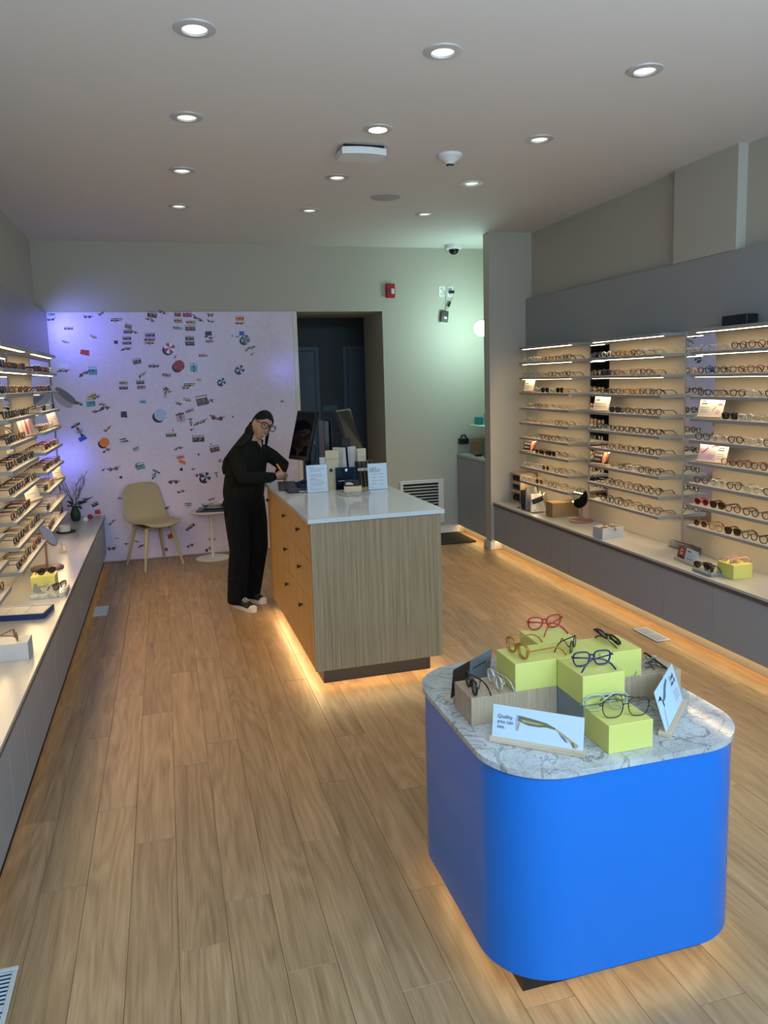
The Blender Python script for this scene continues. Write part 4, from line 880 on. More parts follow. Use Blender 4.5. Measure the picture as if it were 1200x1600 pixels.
# brass wire rack
t_ = thing('wire_rack', 'brass wire letter rack behind the guide page', 'rack', (1.405, 5.50, ZT))
for k in range(4): MB().tube([(1.375 + k * .032, 5.50, ZT + .004), (1.36 + k * .032, 5.50, ZT + .20)] if k % 2 else [(1.36 + k * .032, 5.50, ZT + .20), (1.375 + k * .032, 5.50, ZT + .004)], .0022, 6).build('wire', FR['gold'], t_)
MB().tube([(1.35, 5.50, ZT + .004), (1.48, 5.50, ZT + .004)], .0022, 6).build('wire', FR['gold'], t_)
MB().box(1.35, 1.48, 5.505, 5.512, ZT + .125, ZT + .145).build('paper_strip', M['paper'], t_)
o = MB().box(1.35, 1.50, 5.53, 5.66, ZT, ZT + .19, .006).build('black_caddy', M['black_matte'], None); tag(o, 'black box behind the brass wire rack', 'box')
# computer gear
t_ = thing('keyboard', 'dark grey keyboard at the person hand', 'keyboard', (.865, 5.80, ZT), math.radians(83))
MB().box(-.215, .215, -.07, .07, 0, .016, .004).build('case', M['black'], t_, world=False)
kb = mat('key_grey', (.045, .045, .050), .5)
for r in range(5):
    q = MB()
    for k in range(14): q.box(-.205 + k * .0285, -.205 + k * .0285 + .024, .035 - r * .0245, .035 - r * .0245 + .020, .016, .0205)
    q.build('key_row', kb, t_, world=False)
t_ = thing('card_terminal', 'black keypad box lying in front of the keyboard', 'card reader', (.895, 5.50, ZT), .03)
MB().box(-.085, .07, -.055, .055, 0, .022, .008).build('case', M['black'], t_, world=False)
MB().box(0, .06, -.056, -.054, .006, .012).build('card_slot', M['tray_grey'], t_, world=False)
t_ = thing('glasses_tray', 'navy tray of loose glasses between keyboard and pages', 'tray', (1.04, 5.73, ZT), .1)
MB().box(-.11, .11, -.08, .08, 0, .012).box(-.11, .11, -.08, -.074, .012, .035).box(-.11, .11, .074, .08, .012, .035).box(-.11, -.104, -.074, .074, .012, .035).box(.104, .11, -.074, .074, .012, .035).build('tray', M['navy'], t_, world=False)
for k in range(2):
    glasses((1.01 + k * .075, 5.735 - k * .02, ZT + .0125), .4 + k * .5, 'panto', 'black', label=['black glasses lying on the left of the navy tray', 'black glasses lying on the right of the navy tray'][k], group='glasses in the counter tray', fold=1.3)
o = MB().sphere((0, 0, .018), .030, .022, .018, 10, 6).build('tissue', M['paper_cream'], None); o.location = (1.02, 5.62, ZT); tag(o, 'crumpled pale tissue beside the pages', 'tissue')
o = MB().box(-.045, .045, -.028, .028, 0, .002).build('receipt', M['paper_cream'], None); o.location = (1.0, 5.54, ZT); o.rotation_euler = (0, 0, .4); tag(o, 'small pale paper slip beside the keyboard', 'paper')
def monitor(label, c, yaw, pitch, w, h, roll=0.0, foot=True):
    t_ = thing('monitor', label, 'monitor', (c[0], c[1], ZT), yaw, 'monitors on the counter')
    zc = c[2] - ZT
    R_ = Euler((pitch, roll, 0)).to_matrix()
    def part(name, hx, hy, hz, off, m):
        o = MB().box(-hx, hx, -hy, hy, -hz, hz, .003).build(name, m, t_, world=False); o.location = Vector((0, 0, zc)) + R_ @ Vector(off); o.rotation_euler = (pitch, roll, 0); return o
    part('housing', w / 2, .013, h / 2, (0, .014, 0), M['black'])
    part('screen', w / 2 - .012, .0015, h / 2 - .022, (0, -.0005, .010), M['screen'])
    if foot:
        MB().box(-.022, .022, .035, .060, .012, zc, .003).build('stand', M['black'], t_, world=False)
        MB().box(-.08, .08, -.01, .085, 0, .012, .005).build('foot', M['black'], t_, world=False)
    return t_
monitor('left monitor facing the person', (1.02, 5.95, 1.43), math.radians(-68), -.27, .28, .39)
monitor('right monitor tilted away at the back of the counter', (1.39, 5.86, 1.44), math.radians(58), -.30, .34, .38)
o = MB().box(1.165, 1.205, 5.80, 6.0, ZT, 1.54, .004).build('computer_tower', M['black'], None); tag(o, 'slim black upright computer between the monitors', 'computer')
o = MB().box(1.225, 1.250, 5.84, 6.02, ZT, 1.55, .004).build('black_binder', M['black_matte'], None); tag(o, 'thin black binder standing left of right monitor', 'binder')
o = MB().box(1.075, 1.13, 5.555, 5.585, ZT, ZT + .235, .004).build('grey_reader', M['tray_grey'], None); tag(o, 'small grey reader standing behind the left page', 'reader')
o = MB().tube([(1.07, 5.99, 1.30), (1.10, 5.97, 1.36), (1.13, 5.97, 1.32), (1.12, 5.97, 1.24), (1.10, 5.97, 1.18), (1.12, 5.95, 1.12), (1.10, 5.95, 1.056)], .004, 6).build('monitor_cable', M['black'], None, True); tag(o, 'black cable looping behind the left monitor', 'cable')

# ================================================================== THINGS ON THE LEFT WORKTOP
ZW = .5154
GL = 'eyewear on the left worktop'
o = block('yellow block on the left worktop behind the stone slab', -.93, -.778, 5.442, 5.585, ZW, ZW + .088, 'yellow', group='blocks on the wall worktops')
glasses((-.835, 5.50, ZW + .0885), .5, 'panto', 'black', 'lens_dark', label='black sunglasses on the yellow block, left worktop', group=GL, fold=1.3)
o = MB().box(-.905, -.69, 5.20, 5.436, ZW, ZW + .022, .002).build('stone_slab', M['marble'], None); tag(o, 'grey marble slab in front of the left yellow block', 'display slab')
glasses((-.735, 5.32, ZW + .0225), 1.0, 'square', 'black', 'lens_grey', label='black glasses at the right end of the left marble slab', group=GL, fold=1.2)
glasses((-.80, 5.30, ZW + .0225), .2, 'panto', 'crystal', label='clear glasses in the middle of the left marble slab', group=GL, fold=.6)
t_ = thing('small_easel', 'small grey folded card on the left marble slab', 'card', (-.872, 5.30, ZW + .0224))
MB().add([(-.895, 5.29, ZW + .0224), (-.845, 5.27, ZW + .0224), (-.890, 5.31, ZW + .075), (-.895, 5.34, ZW + .0224), (-.845, 5.32, ZW + .0224), (-.875, 5.305, ZW + .078)], [(0, 1, 5, 2), (3, 2, 5, 4), (0, 2, 3), (1, 4, 5), (0, 3, 4, 1)]).build('card', M['box_slate'], t_)
t_ = thing('compartment_tray', 'navy tray with pale compartments on the left worktop', 'tray', (-.905, 4.85, ZW), -.16)
MB().box(-.165, .17, -.10, .10, 0, .034, .003).build('body', M['navy'], t_, world=False)
q = MB().box(-.161, .166, -.096, .096, .034, .0345)
q.build('lining', M['tray_grey'], t_, world=False)
for k in range(3):
    q = MB().box(-.155 + k * .107, -.057 + k * .107, -.088, .088, .0346, .0356); q.build('compartment', M['paper_cream'], t_, world=False)
    MB().box(-.155 + k * .107, -.057 + k * .107, .070, .088, .0356, .040).build('divider', M['box_grey'], t_, world=False)
o = block('white block with two glasses near the left edge of the photo', -1.03, -.726, 4.025, 4.155, ZW, ZW + .088, 'box_grey', group='blocks on the wall worktops')
glasses((-.885, 4.075, ZW + .0885), 1.9, 'square', 'black', 'lens_dark', label='dark sunglasses on the white block, left worktop', group=GL, fold=1.1)
glasses((-.79, 4.09, ZW + .0885), 1.9, 'round', 'tort', label='tortoiseshell glasses on the white block, left worktop', group=GL, fold=.8)
def table_mirror(label, x, y, z, face, tilt, zc, rb=.115, oval=(.075, .095)):
    t_ = thing('table_mirror', label, 'mirror', (x, y, z), face, 'mirrors on the worktops')
    MB().lathe([(rb - .004, 0), (rb, .004), (rb, .010), (rb - .004, .013)], n=36).build('base', M['pink_metal'], t_, True, 40, world=False)
    MB().tube([(0, 0, .012), (0, 0, zc)], .008, 10).build('pole', M['pink_metal'], t_, True, world=False)
    q = MB().lathe([(.98, -.006), (1, -.003), (1, .003), (.98, .006)], n=36, sx=oval[0], sy=oval[1]); b = q.build('mirror_back', M['pink_metal'], t_, True, 40, world=False)
    b.location = (0, -.022, zc + .05); b.rotation_euler = (PI / 2 - tilt, 0, 0)
    q = MB().lathe([(.95, .0062), (.95, .0070)], n=36, sx=oval[0], sy=oval[1]); g = q.build('mirror_glass', M['mirror'], b, world=False)
    return t_
table_mirror('round mirror on a pink stand on the left worktop', -.915, 6.08, ZW, math.radians(75), .62, .20)
sign('small white card on a wooden base, left worktop', (-.885, 6.73, ZW), PI / 2 + .15, .20, .07, card='paper', prints=lines(.1, .8, .7, .25, 2, .08, 2), group='worktop signs')
t_ = thing('candle', 'squat white candle on a dark dish near the far left', 'candle', (-.955, 7.58, ZW))
MB().lathe([(.05, 0), (.085, .006), (.088, .012), (.06, .010), (.0005, .010)], (-.955, 7.58, ZW), 28).build('dish', M['black_matte'], t_, True)
MB().lathe([(.046, .0105), (.05, .014), (.05, .06), (.047, .064), (.042, .058), (.0005, .056)], (-.965, 7.58, ZW), 28).build('wax', M['white_trim'], t_, True)
t_ = thing('twig_vase', 'dark vase of bare twigs at the far end of the left worktop', 'vase', (-.93, 8.20, ZW))
MB().lathe([(.03, 0), (.045, .02), (.05, .07), (.03, .13), (.024, .15), (.02, .15), (.02, .145)], (-.93, 8.20, ZW), 20).build('vase', M['green_leaf'], t_, True)
tr = random.Random(11); q = MB()
def twig(p, d, L, r, dep):
    pts = [Vector(p)]
    for k in range(4):
        d = (d + Vector((tr.uniform(-.25, .25), tr.uniform(-.25, .1), tr.uniform(-.12, .2)))).normalized(); pts.append(pts[-1] + d * (L / 4))
    for z_ in pts: z_.x = max(z_.x, -1.06); z_.y = min(z_.y, YB - .03)
    q.tube([tuple(a) for a in pts], [r, r * .9, r * .8, r * .7, r * .5], 5)
    if dep:
        for k in (1, 2, 3): twig(pts[k], (d + Vector((tr.uniform(-1, 1), tr.uniform(-.8, .3), tr.uniform(-.2, .8)))).normalized(), L * .5, r * .6, dep - 1)
for k in range(5): twig((-.93, 8.20, ZW + .14), Vector((tr.uniform(-.2, .7), tr.uniform(-.5, .2), 1)).normalized(), .34, .0035, 2)
q.build('twigs', M['twig'], t_, True)
for k in range(7):
    a = tr.uniform(0, 6.28); b_ = Vector((-.93 + .03 * math.cos(a), 8.2 + .03 * math.sin(a), ZW + .15)); e = b_ + Vector((.13 * math.cos(a) + .03, .10 * math.sin(a) - .02, tr.uniform(-.02, .10)))
    n_ = (e - b_).cross(Vector((0, 0, 1))).normalized() * .022; md = (b_ + e) / 2 + Vector((0, 0, .02))
    MB().add([b_, md + n_, e, md - n_], [(0, 1, 2), (0, 2, 3)]).build('leaf', M['green_leaf'], t_)
for k, (x, y, m_, lab) in enumerate(((-.80, 8.28, 'red', 'tiny red glass ornament by the twig vase'), (-.835, 8.12, 'white', 'tiny white ornament by the twig vase'))):
    o = MB().lathe([(.018, 0), (.026, .012), (.022, .035), (.010, .045)], (x, y, ZW), 14).build('ornament', M[m_], None, True); tag(o, lab, 'ornament')

# ================================================================== THINGS ON THE RIGHT WORKTOP
GR = 'eyewear on the right worktop'
t_ = thing('wooden_case_rack', 'open ash rack with dark cases at the far right corner', 'rack', (3.60, 7.345, ZW))
q = MB().box(3.50, 3.685, 7.222, 7.240, ZW, .825).box(3.50, 3.685, 7.452, 7.47, ZW, .825).box(3.50, 3.685, 7.240, 7.452, .807, .825).box(3.50, 3.685, 7.240, 7.452, ZW, ZW + .016).box(3.667, 3.685, 7.240, 7.452, ZW + .016, .807); q.build('carcass', M['ash'], t_)
for z in (.62, .712): MB().box(3.50, 3.667, 7.240, 7.452, z, z + .03).build('shelf', M['ash'], t_)
for i, z in enumerate((ZW + .0164, .6504, .7424)):
    o = MB().box(3.515, 3.655, 7.255, 7.44, z, z + .055, .012).build('glasses_case', M['black_matte'], None); tag(o, 'black soft case in the ash rack, %s level' % ['bottom', 'middle', 'top'][i], 'case', 'cases in the ash rack')
t_ = thing('acrylic_rack', 'clear acrylic file rack in front of the ash rack', 'rack', (3.46, 6.86, ZW))
MB().box(3.37, 3.56, 6.66, 7.06, ZW, ZW + .004).build('floor_plate', M['acrylic'], t_)
for k in range(5):
    y = 6.68 + k * .09
    MB().add([(3.38, y, ZW + .004), (3.55, y, ZW + .004), (3.55, y + .07, ZW + .20), (3.47, y + .05, ZW + .14), (3.38, y + .0, ZW + .03)], [(0, 1, 2, 3, 4)]).add([(3.38, y + .004, ZW + .004), (3.55, y + .004, ZW + .004), (3.55, y + .074, ZW + .20), (3.47, y + .054, ZW + .14), (3.38, y + .004, ZW + .03)], [(0, 1, 2, 3, 4)]).build('divider', M['acrylic'], t_)
pouch = mat('grey_pouch', (.22, .21, .19), .9)
for k, (m_, lab, y) in enumerate(((M['black_matte'], 'black cloth pouch standing at the back of the acrylic rack', 6.96), (pouch, 'grey cloth pouch standing in the acrylic rack', 6.86), (M['paper_cream'], 'white and black pouch at the front of the acrylic rack', 6.755))):
    h = (.18, .215, .165)[k]; q = MB(); w = .078; X0 = 3.455; nx = 8
    front = []; 
    for j in range(6):
        v = j / 5
        for i in range(nx):
            u = i / (nx - 1); front.append((X0 - w * (1 - .25 * v) + 2 * w * (1 - .25 * v) * u, y - .03 + .055 * v + .008 * math.sin(u * 9 + k + v * 4), ZW + .0045 + h * v))
    back = [(a, b + .022, c) for a, b, c in front]
    F = []; N_ = len(front)
    for j in range(5):
        for i in range(nx - 1): a = j * nx + i; F.append((a, a + 1, a + 1 + nx, a + nx)); F.append((a + N_, a + nx + N_, a + 1 + nx + N_, a + 1 + N_))
    for i in range(nx - 1): F.append((i, i + N_, i + 1 + N_, i + 1)); F.append((5 * nx + i, 5 * nx + i + 1, 5 * nx + i + 1 + N_, 5 * nx + i + N_))
    for j in range(5): F.append((j * nx, (j + 1) * nx, (j + 1) * nx + N_, j * nx + N_)); F.append((j * nx + nx - 1, j * nx + nx - 1 + N_, (j + 1) * nx + nx - 1 + N_, (j + 1) * nx + nx - 1))
    q.add(front + back, F); o = q.build('cloth_pouch', m_, None, True); tag(o, lab, 'pouch', 'pouches in the acrylic rack')
    if k == 2:
        MB().obox((3.45, y - .014, ZW + .115), (1, 0, .3), (0, 1, 0), (-.3, 0, 1), .055, .014, .022).build('black_band', M['black_matte'], o)
t_ = thing('cardboard_box', 'plain brown cardboard box on the right worktop', 'box', (3.555, 6.46, ZW), -.06)
q = MB().box(-.125, .125, -.075, .075, 0, .135, .001).build('body', M['kraft'], t_, world=False)
MB().box(-.124, .124, -.0745, -.0006, .1352, .1362).box(-.124, .124, .0006, .0745, .1352, .1362).build('flap', M['kraft'], t_, world=False)
table_mirror('dark oval mirror on a pink stand on the right worktop', 3.575, 6.13, ZW, math.radians(-62), .22, .165, .105, (.085, .095))
t_ = thing('glasses_box', 'open grey box filled with assorted glasses, right worktop', 'box', (3.425, 5.45, ZW), .05)
a, b, h = .10, .068, .088
MB().box(-a, a, -b, b, 0, .004).box(-a, a, -b, -b + .004, .004, h).box(-a, a, b - .004, b, .004, h).box(-a, -a + .004, -b + .004, b - .004, .004, h).box(a - .004, a, -b + .004, b - .004, .004, h).build('box', M['box_grey'], t_, world=False)
MB().box(-a + .006, a - .006, -b + .006, b - .006, .004, .058).build('packing', M['paper_cream'], t_, world=False)
br = random.Random(5)
for k in range(6):
    sh, fc = [('panto', 'tort'), ('round', 'gold'), ('square', 'brown'), ('panto', 'crystal'), ('panto', 'amber'), ('panto', 'tort')][k]
    glasses((3.38 + .035 * (k % 3), 5.425 + .045 * (k // 3), ZW + .0585 + .004 * (k % 2)), 0, sh, fc, label='%s glasses in the grey box, %s' % (['dark tortoiseshell', 'thin gold', 'brown square', 'clear', 'honey amber', 'spotted tortoiseshell'][k], ['front left', 'front middle', 'front right', 'back left', 'back middle', 'back right'][k]), group='glasses in the grey box', fold=1.45, tilt=(.5, .1, br.uniform(0, 6)), scale=.8)
t_ = thing('acrylic_tray', 'clear acrylic tray holding leaflets against the right wall', 'tray', (3.66, 4.80, ZW), -.02)
w2, d2, hh = .028, .16, .052
MB().box(-w2, w2, -d2, d2, 0, .003).box(-w2, -w2 + .003, -d2, d2, .003, hh).box(w2 - .003, w2, -d2, d2, .003, hh).box(-w2 + .003, w2 - .003, -d2, -d2 + .003, .003, hh).box(-w2 + .003, w2 - .003, d2 - .003, d2, .003, hh).build('tray', M['acrylic'], t_, world=False)
for k, (m_, lab) in enumerate((('pr_sky', 'pale leaflet with round dark prints in the acrylic tray'), ('pr_red', 'red leaflet lying on top in the acrylic tray'))):
    o = MB().box(-.022, .022, -.07, .07, 0, .004).build('leaflet', M[m_], None); o.location = (3.655, 4.84 - .05 * k, ZW + .045 + .012 * k); o.rotation_euler = (0, .25, .1 * k); tag(o, lab, 'leaflet')
    if k == 0:
        q = MB()
        for j in range(3): q.lathe([(.013, .0042), (.013, .0046)], (0, -.045 + .04 * j, 0), 12)
        q.build('printed_area', M['pr_dark'], o, world=False)
face = [(R4(0, 0, .40, 1), 'pr_red'), ([(.14, .30), (.24, .28), (.28, .55), (.24, .80), (.14, .82), (.10, .55)], 'pr_face', 2), ([(.06, 0), (.36, 0), (.30, .28), (.14, .3)], 'pr_dark', 2), (R4(.13, .55, .27, .62), 'pr_dark', 3)]
sign('portrait photo and text card on a wooden base, right worktop', (3.445, 4.485, ZW), -PI / 2 - .12, .25, .085, card='paper', lean=.2, prints=face + lines(.46, .72, .74, .2, 1, .09, 3, 'ink') + lines(.46, .92, .56, .13, 3, .05, 4) + lines(.46, .88, .15, .1, 1, .06, 4, 'ink'), group='worktop signs')
o = MB().box(3.33, 3.415, 4.092, 4.28, ZW, ZW + .020, .002).build('stone_slab', M['box_slate'], None); tag(o, 'slate grey slab beside the right yellow block', 'display slab')
glasses((3.375, 4.235, ZW + .0205), -1.2, 'panto', 'black', 'lens_dark', label='black sunglasses on the slate slab, farther pair', group=GR, fold=1.0)
glasses((3.378, 4.165, ZW + .0205), -1.9, 'panto', 'black', 'lens_dark', label='black sunglasses on the slate slab, nearer pair', group=GR, fold=1.2)
block('yellow block topped with pink glasses on the right worktop', 3.42, 3.565, 3.995, 4.145, ZW, ZW + .092, 'yellow', group='blocks on the wall worktops')
for k in range(4):
    glasses((3.465 + .055 * (k % 2), 4.045 + .05 * (k // 2), ZW + .0925), 0, 'panto' if k % 2 else 'round', 'pink', label='pale pink glasses on the right yellow block, %s' % ['front left', 'front right', 'back left', 'back right'][k], group='pink glasses on the yellow block', fold=1.4, tilt=(.55, 0, br.uniform(0, 6)), scale=.85)
t_ = thing('black_speaker', 'black rectangular speaker on the ledge over the nearest right bay', 'speaker', (3.61, 4.25, 2.124))
MB().box(3.575, 3.665, 4.135, 4.365, 2.1240, 2.195, .004).build('case', M['black'], t_)
MB().box(3.572, 3.5748, 4.15, 4.35, 2.130, 2.189).build('grille', M['black_matte'], t_)

# ================================================================== NOOK BEHIND THE COLUMN
ZN = .9504
t_ = thing('globe_light', 'glowing white globe wall lamp partly behind the column', 'lamp', (XR, 7.88, 2.36))
MB().lathe([(.055, 0), (.055, .015), (.02, .02)], n=20).build('wall_plate', M['white'], t_, world=False).matrix_local = Matrix.Rotation(-PI / 2, 4, 'Y')
MB().tube([(XR - .015, 7.88, 2.36), (3.44, 7.88, 2.36)], .010, 8).build('arm', M['white'], t_, True)
MB().sphere((3.365, 7.88, 2.36), .082, nu=24, nv=14).build('globe', M['globe'], t_, True)
t_ = thing('wall_shelf', 'small white shelf in the nook behind the column', 'shelf', (3.6, 8.1, 1.28))
MB().box(3.42, XR - .002, 7.9, 8.4, 1.275, 1.29, .002).build('board', M['white'], t_)
for y in (7.98, 8.32): MB().box(XR - .2, XR - .002, y, y + .015, 1.24, 1.2745).build('bracket', M['white'], t_)
o = MB().box(3.45, 3.52, 8.22, 8.32, 1.2904, 1.38, .004).build('teal_box', M['teal'], None); tag(o, 'small teal box on the nook shelf', 'box')
o = MB().prism([(3.5, 8.02), (3.62, 8.02), (3.62, 8.16), (3.5, 8.16)], 1.2904, 1.42).build('tissue_box', mat('pale_teal_card', (.25, .42, .40), .6), None); tag(o, 'pale teal tissue box on the nook shelf', 'tissue box')
for k in range(2):
    o = MB().box(3.40, 3.54, 8.10, 8.30, ZN + .0805 * k, ZN + .080 + .0805 * k, .001).build('kraft_box', M['kraft'], None); tag(o, 'brown box in the nook, %s of the stack' % ['bottom', 'top'][k], 'box', 'stacked brown boxes in the nook')
t_ = thing('spray_bottle', 'teal bottle with black cap in the nook', 'bottle', (3.40, 7.85, ZN))
MB().lathe([(.034, 0), (.036, .01), (.036, .15), (.018, .185), (.015, .20)], (3.40, 7.85, ZN), 20).build('bottle', M['teal'], t_, True)
MB().lathe([(.018, .198), (.018, .235), (.008, .24)], (3.40, 7.85, ZN), 16).build('cap', M['black'], t_, True)
t_ = thing('wall_phone', 'black handset holder on the back wall of the nook', 'phone', (3.36, YB, 1.10))
MB().box(3.30, 3.42, YB - .07, YB, 1.06, 1.13, .010).build('holder', M['black'], t_)
MB().tube([(3.32, YB - .04, 1.125), (3.345, YB - .045, 1.165), (3.375, YB - .045, 1.165), (3.40, YB - .04, 1.125)], .010, 8).build('handset', M['black'], t_, True)
o = MB().box(3.34, 3.41, 8.00, 8.07, ZN, ZN + .022, .003).build('black_stapler', M['black'], None); tag(o, 'small black box lying on the nook cabinet', 'box')

# ================================================================== CHAIR AND SIDE TABLE
t_ = thing('side_chair', 'beige plastic shell chair with four legs by the mural', 'chair', (-.195, 8.17, 0), math.radians(-64))   # local +x is the front
prof = []   # side profile (x forward, z up), half width
for x, z, hw in ((.262, .437, .150), (.255, .446, .185), (.235, .452, .212), (.18, .448, .226), (.10, .440, .232), (.02, .436, .234), (-.06, .437, .234), (-.12, .447, .232), (-.165, .472, .228), (-.19, .515, .224), (-.205, .57, .220), (-.220, .64, .214), (-.236, .71, .206), (-.250, .775, .194), (-.258, .808, .178), (-.263, .828, .150), (-.266, .838, .112)):
    prof.append((x, z, hw))
q = MB(); nu = 15; vs = []
for i, (x, z, hw) in enumerate(prof):
    k = i / (len(prof) - 1)
    for j in range(nu):
        u = -1 + 2 * j / (nu - 1)
        lift = .030 * abs(u) ** 3 if k < .55 else 0; fw = .040 * abs(u) ** 2.5 if k >= .45 else .0
        if k < .12: lift -= .012
        vs.append((x + fw, u * hw, z + lift + .004))
F = [(i * nu + j, i * nu + j + 1, (i + 1) * nu + j + 1, (i + 1) * nu + j) for i in range(len(prof) - 1) for j in range(nu - 1)]
q.add(vs, F); sh = q.build('seat_shell', M['shell'], t_, True, 60, world=False)
md = sh.modifiers.new('thickness', 'SOLIDIFY'); md.thickness = .009; md.offset = -1
md = sh.modifiers.new('smooth', 'SUBSURF'); md.levels = 1; md.render_levels = 1
MB().box(-.15, .16, -.16, .16, .405, .424, .008).build('seat_frame', M['shell'], t_, world=False)
for sx, sy in ((1, 1), (1, -1), (-1, 1), (-1, -1)):
    fx_, fy_ = (.215 if sx > 0 else -.215), sy * .208
    tx, ty = (.15 if sx > 0 else -.13), sy * .135
    MB().tube([(tx * .75, ty * .8, .412), (tx, ty, .400), (tx + (fx_ - tx) * .12, ty + (fy_ - ty) * .12, .355), (fx_, fy_, 0)], [.016, .021, .020, .0125], 10).build('leg', M['shell'], t_, True, world=False)
cx, cy = .397, 8.235
t_ = thing('side_table', 'round white pedestal table with magazines beside the chair', 'table', (cx, cy, 0))
MB().lathe([(.175, 0), (.178, .003), (.176, .009), (.03, .014), (.022, .016)], (cx, cy, 0), 40).build('base', M['white_trim'], t_, True, 40)
MB().tube([(cx, cy, .014), (cx, cy, .508)], .018, 14).build('column', M['white_trim'], t_, True)
MB().lathe([(.20, .506), (.218, .510), (.22, .516), (.216, .520)], (cx, cy, 0), 40).build('table_top', M['white_trim'], t_, True, 40)
zt_ = .5204
for k, (m_, lab) in enumerate((('black_matte', 'dark magazine at the bottom of the side table pile'), ('pr_blue', 'slate blue magazine second in the side table pile'), ('black', 'black glossy magazine on top of the pile'))):
    o = MB().box(-.145, .145, -.105, .105, 0, .008).build('magazine', M[m_], None); o.location = (.41 + .008 * k, 8.22, zt_ + .0084 * k); o.rotation_euler = (0, 0, -.25 + .16 * k); tag(o, lab, 'magazine', 'magazines on the side table')
zt_ += .0256
t_ = thing('glass_bowl', 'shallow clear oval dish with pale shells on the magazines', 'bowl', (.44, 8.22, zt_))
MB().lathe([(.07, 0), (.10, .012), (.115, .045), (.112, .045), (.096, .014), (.0005, .006)], (.44, 8.22, zt_), 32, 1.15, .85).build('bowl', M['acrylic'], t_, True)
sr = random.Random(2); q = MB()
for k in range(18): q.sphere((.44 + sr.uniform(-.075, .075), 8.22 + sr.uniform(-.05, .05), zt_ + sr.uniform(.022, .038)), .018, .014, .010, 8, 5)
o = q.build('shells', mat('shell_tan', (.34, .27, .17), .5), t_, True); o['kind'] = 'stuff'

# ================================================================== PERSON
per = thing('person', 'woman in dark sweater, black jeans and glasses leaning on the counter writing', 'person', (.56, 6.32, 0))
F_ = Vector((.62, -.78, 0)).normalized(); R_ = Vector((-.78, -.62, 0)).normalized(); U_ = Vector((0, 0, 1))
def fused(name, mb, m, voxel, smooth=6, parent=per):
    o = mb.build(name, m, parent, True, None)
    md = o.modifiers.new('fuse', 'REMESH'); md.mode = 'VOXEL'; md.voxel_size = voxel; md.use_smooth_shade = True
    if smooth: md = o.modifiers.new('relax', 'SMOOTH'); md.factor = .5; md.iterations = smooth
    bpy.context.view_layer.update(); dg = bpy.context.evaluated_depsgraph_get()
    me = bpy.data.meshes.new_from_object(o.evaluated_get(dg)); o.modifiers.clear(); o.data = me
    me.materials.clear(); me.materials.append(m)
    for p in me.polygons: p.use_smooth = True
    return o
def limb(mb, pts, n=14):
    P = [Vector(p[:3]) for p in pts]; secs = []; pu = None
    for i, p in enumerate(P):
        d = (P[min(i + 1, len(P) - 1)] - P[max(i - 1, 0)]).normalized()
        u = pu if pu is not None else Vector((.3, .5, .8)); u = (u - d * u.dot(d)).normalized(); pu = u
        r = pts[i][3]; r2 = pts[i][4] if len(pts[i]) > 4 else r
        secs.append((p, u, d.cross(u), r, r2))
    # rounded ends
    d0 = (P[0] - P[1]).normalized(); d1 = (P[-1] - P[-2]).normalized(); a, b = secs[0], secs[-1]
    secs = [(a[0] + d0 * a[3] * .75, a[1], a[2], a[3] * .5, a[4] * .5)] + secs + [(b[0] + d1 * b[3] * .75, b[1], b[2], b[3] * .5, b[4] * .5)]
    mb.loft(secs, n)
HC = Vector((.737, 6.175, 1.508))
HM = Matrix.Translation(HC) @ Matrix.Rotation(math.radians(-159), 4, 'Z') @ Matrix.Rotation(math.radians(-13), 4, 'X') @ Matrix.Rotation(math.radians(-22), 4, 'Y')
G = lambda a: math.exp(-a * a)
def headpt(x, y, z):
    ax = abs(x)
    if z < -.02:
        k = min(1, (-z - .02) / .095); x *= 1 - .34 * k ** 1.3
        if y < 0: y *= 1 - .45 * k
        else: y *= 1 - .10 * k
    if y > 0:
        y += .020 * G(x / .0105) * G((z + .020) / .015) + .011 * G(x / .009) * G((z - .002) / .022)
        y -= .0075 * G((ax - .030) / .016) * G((z - .012) / .013)
        y += .0045 * G((ax - .040) / .020) * G((z + .026) / .018)
        y += .0040 * G(x / .022) * G((z + .056) / .010) + .006 * G(x / .018) * G((z + .098) / .016)
        y += .004 * G((z - .034) / .012) * (1 if y > .05 else 0)
    return x, y, z
bodym = MB()
q = MB().sphere((0, 0, 0), .072, .090, .116, 48, 36)
q.v = [tuple(HM @ Vector(headpt(*p))) for p in q.v]; bodym.v += q.v; bodym.f += q.f; bodym.mi += q.mi
for s_ in (-1, 1):
    q = MB().sphere((0, 0, 0), .008, .019, .030, 12, 8); E_ = HM @ Matrix.Translation((s_ * .074, -.008, -.004)) @ Matrix.Rotation(s_ * -.35, 4, 'Z')
    o_ = len(bodym.v); bodym.v += [tuple(E_ @ Vector(p)) for p in q.v]; bodym.f += [tuple(i + o_ for i in f) for f in q.f]; bodym.mi += q.mi
q0 = HM @ Vector((0, -.022, -.06))
limb(bodym, [(.655, 6.228, 1.34, .066, .058), (.672, 6.214, 1.385, .052, .050), (*q0, .050, .050)])
bodym.loft([((.575, 6.30, .80), R_, F_, .12, .09), ((.578, 6.295, .90), R_, F_, .15, .105), ((.59, 6.28, 1.03), R_, F_, .135, .095), ((.615, 6.255, 1.17), R_, F_, .145, .10), ((.638, 6.237, 1.29), R_, F_, .15, .09), ((.652, 6.228, 1.345), R_, F_, .10, .07), ((.66, 6.222, 1.37), R_, F_, .055, .055)])
armR = [(.520, 6.149, 1.288), (.533, 6.075, 1.205), (.552, 5.992, 1.112), (.68, 5.972, 1.112), (.785, 5.968, 1.114)]
armL = [(.748, 6.332, 1.288), (.825, 6.29, 1.24), (.90, 6.215, 1.172), (.875, 6.165, 1.140), (.845, 6.128, 1.112)]
